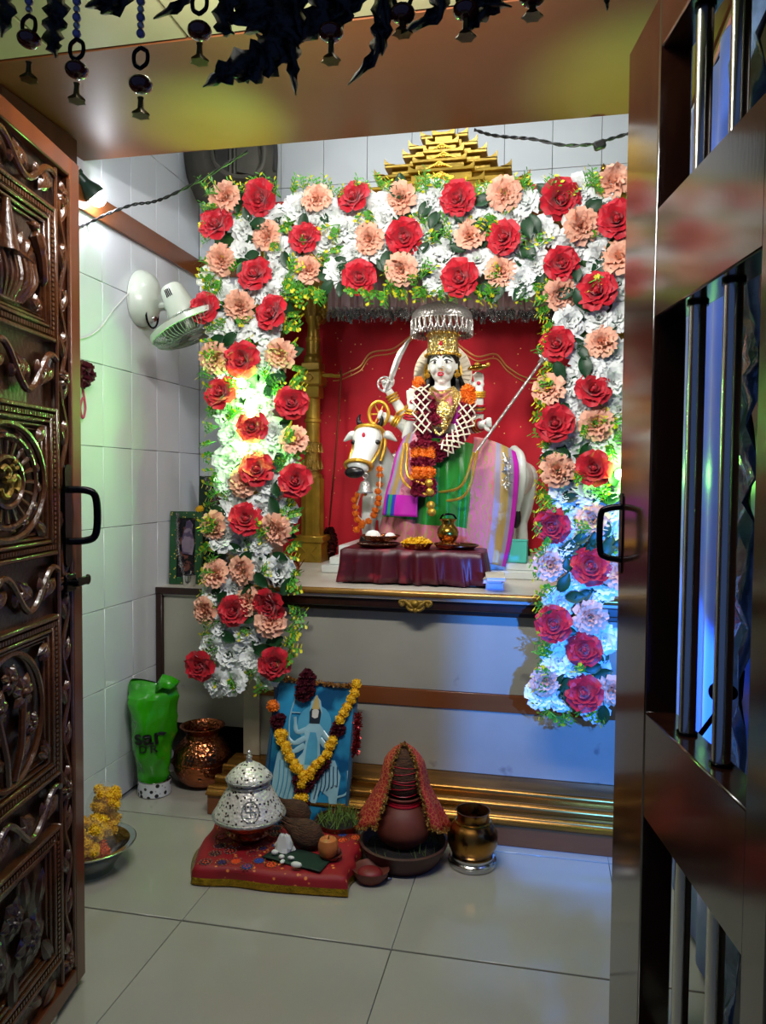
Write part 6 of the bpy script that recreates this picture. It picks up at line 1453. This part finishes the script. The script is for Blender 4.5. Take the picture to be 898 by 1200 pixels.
cable([onX(88, 268, XL+.01), onY(103, 262, YW), onY(128, 250, YW), onY(156, 240, YW), onY(178, 237, YW), onY(200, 229, YW), onY(240, 208, YW), onY(290, 177, YW)], .0035, 'twisted_cable', 'black twisted cable sagging from the tiled wall to the soffit edge')
rw = thing('power_cable', onY(640, 165, YW), 'black cable with a plug joint below the soffit by the barred door', 'cable'); m = MB(); P = cr([onY(556, 152, YW), onY(575, 158, YW), onY(600, 161, YW), (onY(625, 163, YW)), onY(660, 170, YW), onY(695, 169, YW), onY(715, 163, YW), onY(742, 155, YW)], 8)
for ph in (0, math.pi): m.tube([p+V(0, .003*math.sin(i*.9+ph), .003*math.cos(i*.9+ph)) for i, p in enumerate(P)], .003, 6)
m.build('cable', 'cable_black', rw); m = MB(); m.box(onY(703, 170, YW-.006), (.036, .022, .026), bev=.005, Q=Matrix.Rotation(R_(-15), 3, 'Y')); m.build('plug_joint', 'cable_black', rw)
# wall fan
fp = thing('wall_fan', onX(163, 352, XL), 'white oscillating wall fan turned down towards the shrine', 'fan')
c = onX(163, 351, XL); Q0 = Matrix.Rotation(R_(-18), 3, 'X'); m = MB()
rows = []
for k, (f, h) in enumerate(((1.0, .0), (1.02, .012), (.97, .03), (.82, .055), (.55, .072), (.0, .078))): rows.append([c+Q0 @ V(h+.002, .092*f*math.cos(a), (.118*f*math.sin(a))*(1 if math.sin(a) > 0 else .92)) for a in [2*math.pi*i/32 for i in range(32)]])
m.grid(rows, closed=True); m.build('wall_base', 'fan_white', fp)
m = MB(); m.tube([c+Q0 @ V(.058, .085*.55*math.cos(a)+.018, .05*math.sin(a)-.062) for a in [2*math.pi*i/24 for i in range(24)]], .004, 6, closed=True); m.build('dial_ring', 'dark_metal', fp)
m = MB(); m.lathe([(.013, 0), (.013, .018), (.009, .022), (0, .022)], c+Q0 @ V(.050, .028, -.070), 14, (1, -.2, -.1)); m.build('knob', 'steel', fp)
fc = onX(222, 381, -1.345); ax = V(.42, .12, -.88).normalized(); e1 = ax.orthogonal().normalized(); e1 = (V(0, 0, 1)-ax*ax.z).normalized(); e2 = ax.cross(e1)
m = MB(); q0 = c+Q0 @ V(.06, .03, -.02); q3 = fc-ax*.02+e2*.0
for s in (-1, 1): m.tube(cr([q0, q0+V(.05, .01, -.0), q0.lerp(fc, .55)+e2*(.05*s)+V(0, 0, -.02), fc-ax*.035+e2*(.062*s)], 5), [.016]*6+[.013]*10, 9)
m.build('arm', 'fan_white', fp)
m = MB(); m.lathe([(0, -.165), (.034, -.163), (.044, -.15), (.052, -.10), (.060, -.05), (.058, -.03), (0, -.03)], fc, 28, ax); mo = m.build('motor_housing', 'fan_white', fp)
m = MB()
for k in range(4): a = R_(95+8*k); b0 = fc-ax*.145+(e1*math.cos(a)+e2*math.sin(a))*.0455; m.tube([b0, b0+ax*.03+(e1*math.cos(a)+e2*math.sin(a))*.006], .0022, 5)
tag(m.build('vent_slots', 'dark_metal', mo), kind='stuff')
FR = .150; m = MB(); 
for k in range(60):
    a = 2*math.pi*k/60; d = e1*math.cos(a)+e2*math.sin(a)
    m.tube(cr([fc-ax*.035+d*.055, fc-ax*.030+d*.10, fc-ax*.012+d*(FR-.004), fc+ax*.0+d*FR], 2), .0015, 4); m.tube(cr([fc+ax*.0+d*FR, fc+ax*.03+d*(FR-.006), fc+ax*.048+d*.10, fc+ax*.05+d*.03], 2), .0015, 4)
for rr, o in ((FR, 0), (.10, -.030), (.10, .048), (.07, .049)): m.tube([fc+ax*o+(e1*math.cos(a)+e2*math.sin(a))*rr for a in [2*math.pi*i/40 for i in range(40)]], .0028, 5, closed=True)
gd = m.build('wire_guard', 'fan_grille', fp)
m = MB(); rows = [[fc+ax*o+(e1*math.cos(a)+e2*math.sin(a))*r for a in [2*math.pi*i/44 for i in range(44)]] for r, o in ((FR+.002, -.010), (FR+.006, -.008), (FR+.006, .010), (FR+.002, .012))]; m.grid(rows, closed=True); m.build('guard_band', 'fan_white', gd, solid=.002)
m = MB(); m.lathe([(0, .052), (.028, .05), (.03, .044), (0, .04)], fc, 20, ax); m.build('badge', 'fan_white', gd)
m = MB(); m.lathe([(0, -.02), (.024, -.02), (.026, .02), (.014, .03), (0, .032)], fc, 18, ax); hb_ = m.build('hub', 'fan_white', fp)
for k in range(3):
    m = MB(); a0 = 2*math.pi*k/3; rows = []
    for i in range(6):
        r = .02+.115*i/5; row = []
        for j in range(6): a = a0+(-.55+1.1*j/5)*(.55+.45*math.sin(math.pi*i/5*.7)); row.append(fc+ax*(.012*(j-2.5)/2.5)+(e1*math.cos(a)+e2*math.sin(a))*r)
        rows.append(row)
    m.grid(rows); m.build('blade', 'fan_grille', hb_, solid=.002)
cable([c+V(.01, -.085, .01), onX(134, 362, XL+.008), onX(118, 384, XL+.006), onX(104, 394, XL+.006), onX(90, 398, XL+.006)], .0028, 'fan_cord', 'thin white cord curving from the wall fan', 'cord_white', False)
# dusty housing in the top corner
ex_ = thing('exhaust_housing', (-1.22, 3.15, 2.45), 'dusty grey exhaust housing high in the tiled corner', 'exhaust fan'); Ye = 3.18
def E(px, py, dy=0): return onY(px, py, Ye+dy)
m = MB(); rows = sheet([[E(212, 160, .05), E(235, 160, -.06), E(270, 160, -.10), E(300, 160, -.08), E(324, 160, .05)], [E(213, 182, .05), E(236, 186, -.07), E(270, 190, -.12), E(302, 188, -.09), E(325, 184, .05)], [E(220, 208, .06), E(242, 212, -.05), E(272, 216, -.09), E(303, 214, -.06), E(324, 208, .05)], [E(228, 228, .08), E(248, 234, .0), E(274, 238, -.02), E(304, 236, .0), E(323, 226, .06)], [E(232, 236, .15), E(250, 240, .13), E(275, 243, .13), E(303, 240, .13), E(320, 234, .15)]], 6, 6); m.grid(rows); m.build('shell', 'dusty_grey', ex_, solid=.008, sharp=0)
m = MB(); m.tube(cr([E(250, 166, -.10), E(251, 185, -.12), E(262, 202, -.13), E(285, 208, -.13), E(305, 200, -.12), E(310, 180, -.11), E(307, 164, -.1)], 6), .012, 8); m.build('round_rim', 'dusty_grey', ex_)
m = MB(); m.prism([(a.x, a.z) for a in [E(252, 160)-E(280, 185), E(254, 190)-E(280, 185), E(268, 205)-E(280, 185), E(268, 160)-E(280, 185)]], .01, E(280, 185, -.135), V(1, 0, 0), V(0, 0, 1), V(0, 1, 0)); m.build('dark_vent', 'dusty_dark', ex_)
for px in (270, 275): m = MB(); m.tube([E(px, 160, -.135), E(px, 208, -.135)], .006, 8); m.build('rib', 'dusty_grey', ex_)
m = MB(); m.prism([(a.x, a.z) for a in [E(278, 160)-E(290, 180), E(278, 200)-E(290, 180), E(297, 204)-E(290, 180), E(303, 190)-E(290, 180), E(300, 160)-E(290, 180)]], .03, E(290, 180, -.14), V(1, 0, 0), V(0, 0, 1), V(0, 1, 0)); m.build('motor_cover', 'dusty_grey', ex_)
m = MB(); m.box(E(316, 176, .03), (.06, .05, .20), bev=.008); m.build('side_bracket', 'dusty_dark', ex_)
# wall tassel peeping past the carved leaf
wt = thing('wall_tassel', onX(99, 440, XL+.02), 'dark red flower tassel hung on the tiled wall past the carved leaf', 'tassel')
for (px, py, r) in ((97, 432, .028), (103, 440, .026), (98, 446, .026), (104, 431, .018)): inst('flower', PM['dark'], wt, onX(px, py, XL+.025), None, r)
m = MB(); m.tube(cr([onX(96, 450, XL+.01), onX(99, 468, XL+.012), onX(100, 480, XL+.012), onX(97, 490, XL+.012), onX(94, 478, XL+.012), onX(97, 466, XL+.012)], 6), .004, 6); m.build('net_loop', 'pink_net', wt)
# blue cloth and crinkled film on the right-hand wall, seen between the bars
rows = [[V(XR-.045+.008*math.sin(y*34), y, z) for y in [1.90+.012*i for i in range(44)]] for z in (.05, .4, .8, 1.2, 1.6, 2.0, 2.3)]
ct_ = thing('wall_curtain', V(XR-.045, 2.15, .05), 'plain blue cloth hanging on the side wall behind the bars', 'curtain'); m = MB(); m.grid(rows); m.build('cloth', 'curtain_blue', ct_, solid=.003)
m = MB(); m.tube([V(XR-.045, 1.86, 2.31), V(XR-.045, 2.46, 2.31)], .009, 8); m.build('rod', 'steel', ct_)
random.seed(8); rows = [[V(XR-.05+rnd(-.018, .018), 1.62+.024*i, .06+z*.05) for i in range(10)] for z in range(46)]; m = MB(); m.grid(rows); tag(m.build('plastic_film', 'crinkle_film', solid=.001, sharp=0), 'crinkled shiny plastic film hanging beside the blue cloth', 'film')
# body of the added blue lamp behind the barred leaf
bl2 = V(.318, 1.550, .850); t = thing('added_blue_lamp', V(.28, 1.55, .70), 'small added black spotlight clamped to the back of the barred leaf', 'lamp'); d = (V(.02, 2.9, .50)-bl2).normalized()
m = MB(); m.lathe([(0, -.075), (.013, -.075), (.016, -.025), (.018, -.020), (.015, -.020), (.013, -.03), (0, -.03)], bl2, 20, d); m.build('lamp_head', 'dark_metal', t)
m = MB(); m.tube([bl2-d*.04, bl2-d*.04+V(-.01, 0, -.04), V(.262, 1.535, .72)], .005, 8); m.build('clamp_arm', 'dark_metal', t); m = MB(); m.box(V(.266, 1.535, .70), (.02, .05, .05), bev=.003); m.build('clamp', 'dark_metal', t)
t = thing('added_cove_lamp', V(-.45, 2.47, 2.78), 'added long white cove lamp fixed above the back edge of the soffit', 'lamp'); MB().box((-.45, 2.478, 2.80), (1.34, .03, .05), bev=.004).build('housing', 'fan_white', t); MB().box((-.45, 2.462, 2.60), (.04, .02, .42), bev=.003).build('bracket', 'steel', t)  # added fixture for the unseen light over the shrine roof
# reflector lamp clipped beside the capital, and the added fill lamp
for (lp0, tg, lb) in ((V(-.93, 2.95, 2.04), V(-.42, 3.5, 1.25), 'silver reflector lamp clipped beside the carved capital'), (V(.02, 2.95, 2.06), V(-.45, 3.5, 1.3), 'added silver fill lamp hidden behind the garland corner')):
    d = (tg-lp0).normalized(); t = thing('reflector_lamp', lp0, lb, 'lamp'); m = MB(); m.lathe([(.012, -.10), (.016, -.06), (.030, -.02), (.034, .0), (.031, .0), (.026, -.02), (.012, -.045)], lp0, 24, d); m.build('reflector', 'silver', t); m = MB(); m.tube([lp0-d*.10, lp0-d*.14, V(lp0.x, lp0.y-.06, 2.21)], .008, 8); m.build('clip_arm', 'dark_metal', t)

# ---------------------------------------------------------------- hanging over the doorway
YT = 1.02
to = thing('door_toran', onY(300, 0, YT), 'door hanging of leaves coloured as dark silhouettes with beaded bell strings', 'door hanging')
def T(px, py, dy=0): return onY(px, py, YT+dy)
m = MB(); m.tube(cr([T(-90, -60), T(200, -40), T(420, -60), T(640, -48), T(900, -70)], 6), .008, 8); m.build('cord', 'leaf_silhouette', to)
k0 = pxm(T(150, 60))
def strand(px, ybeads, yring, yball, ybell, lean=0):
    # beads, a ring, a red ball and a little flared bell, top to bottom
    y = -46
    while y < ybeads:
        r = 5.2*k0 if int((y+46)/9.5) % 2 else 4.2*k0; m = MB(); m.ell(T(px+lean*y/100, y), r, 10, 8); m.build('bead', 'bead_grey' if int((y+46)/9.5) % 2 else 'silver', to); y += 9.5
    m = MB(); c = T(px, yring)
    for s in (-1, 1): m.tube(cr([c+V(0, 0, 14*k0), c+V(s*8*k0, 0, 8*k0), c+V(s*8*k0, 0, -4*k0), c+V(0, 0, -10*k0)], 4), .0032, 6)
    m.build('loop', 'dark_metal', to)
    m = MB(); m.ell(T(px, yball), (14*k0, 14*k0, 10*k0), 16, 10); m.build('ball', 'bead_red', to)
    m = MB(); c = T(px, ybell); m.lathe([(10*k0, -2*k0), (9*k0, 0), (4*k0, 6*k0), (3*k0, 16*k0), (4*k0, 19*k0), (0, 21*k0)], c, 18, fr=lambda a, z: 1+(.18*math.cos(6*a) if z < 4*k0 else 0)); m.build('bell', 'gold_dark', to)
strand(34, 18, 32, 46, 92); strand(90, 40, 60, 82, 117); strand(165, 48, 70, 99, 134); strand(234, -8, 6, 36, 71); strand(388, -10, 12, 38, 70); strand(472, -14, 0, 16, 38); strand(546, -14, -4, 12, 42); strand(624, -30, -14, -4, 18)
random.seed(31)
def frond(pts, w0, nm='leaf'):
    P = cr([V(a, b_, 0) for a, b_ in pts], 7); n = len(P); rows = []
    for i, p in enumerate(P):
        t = i/(n-1); tg = (P[min(i+1, n-1)]-P[max(i-1, 0)]).normalized(); nn = V(-tg.y, tg.x, 0); w_ = w0*(math.sin(math.pi*min(1, .25+.72*t))**.8)*(1+.35*math.sin(i*1.9+w0))*(1 if t < .85 else (1-t)/.15*.8+.2)
        rows.append([T(p.x+nn.x*w_*q, p.y+nn.y*w_*q, .012*math.sin(i*.9+q*3)+.010*abs(q)) for q in (-1, -.45, 0, .45, 1)])
    m = MB(); m.grid(rows); return m.build(nm, 'leaf_silhouette', to, solid=.0015, sharp=0)
frond([(62, -30), (66, 10), (62, 45), (66, 68)], 13); frond([(-8, -30), (6, 10), (2, 44)], 12); frond([(120, -40), (140, 0), (118, 16)], 14); frond([(150, -40), (130, -4), (100, 8)], 14)
frond([(200, -30), (215, 0), (180, 22)], 8); frond([(300, -40), (298, 10), (312, 40)], 30); frond([(330, -30), (330, 30), (315, 62), (270, 82), (238, 102)], 22); frond([(318, 20), (322, 58), (300, 82), (262, 88)], 18)
frond([(352, -20), (348, 30), (343, 70), (347, 112)], 9); frond([(385, -30), (375, 16), (350, 52)], 18); frond([(300, -40), (270, -6), (262, 30), (275, 40)], 12); frond([(372, -40), (400, 5), (392, 42)], 15)
frond([(448, -40), (446, 20), (440, 62), (408, 100)], 9); frond([(456, -40), (452, 20), (448, 66)], 9); frond([(500, -40), (515, 10), (470, 40)], 10); frond([(560, -40), (580, 0), (560, 22), (545, 40)], 9); frond([(540, -40), (550, -5), (600, 8)], 10); frond([(420, -40), (425, -5), (380, 30)], 9); frond([(712, -40), (711, -5), (712, 12)], 3)
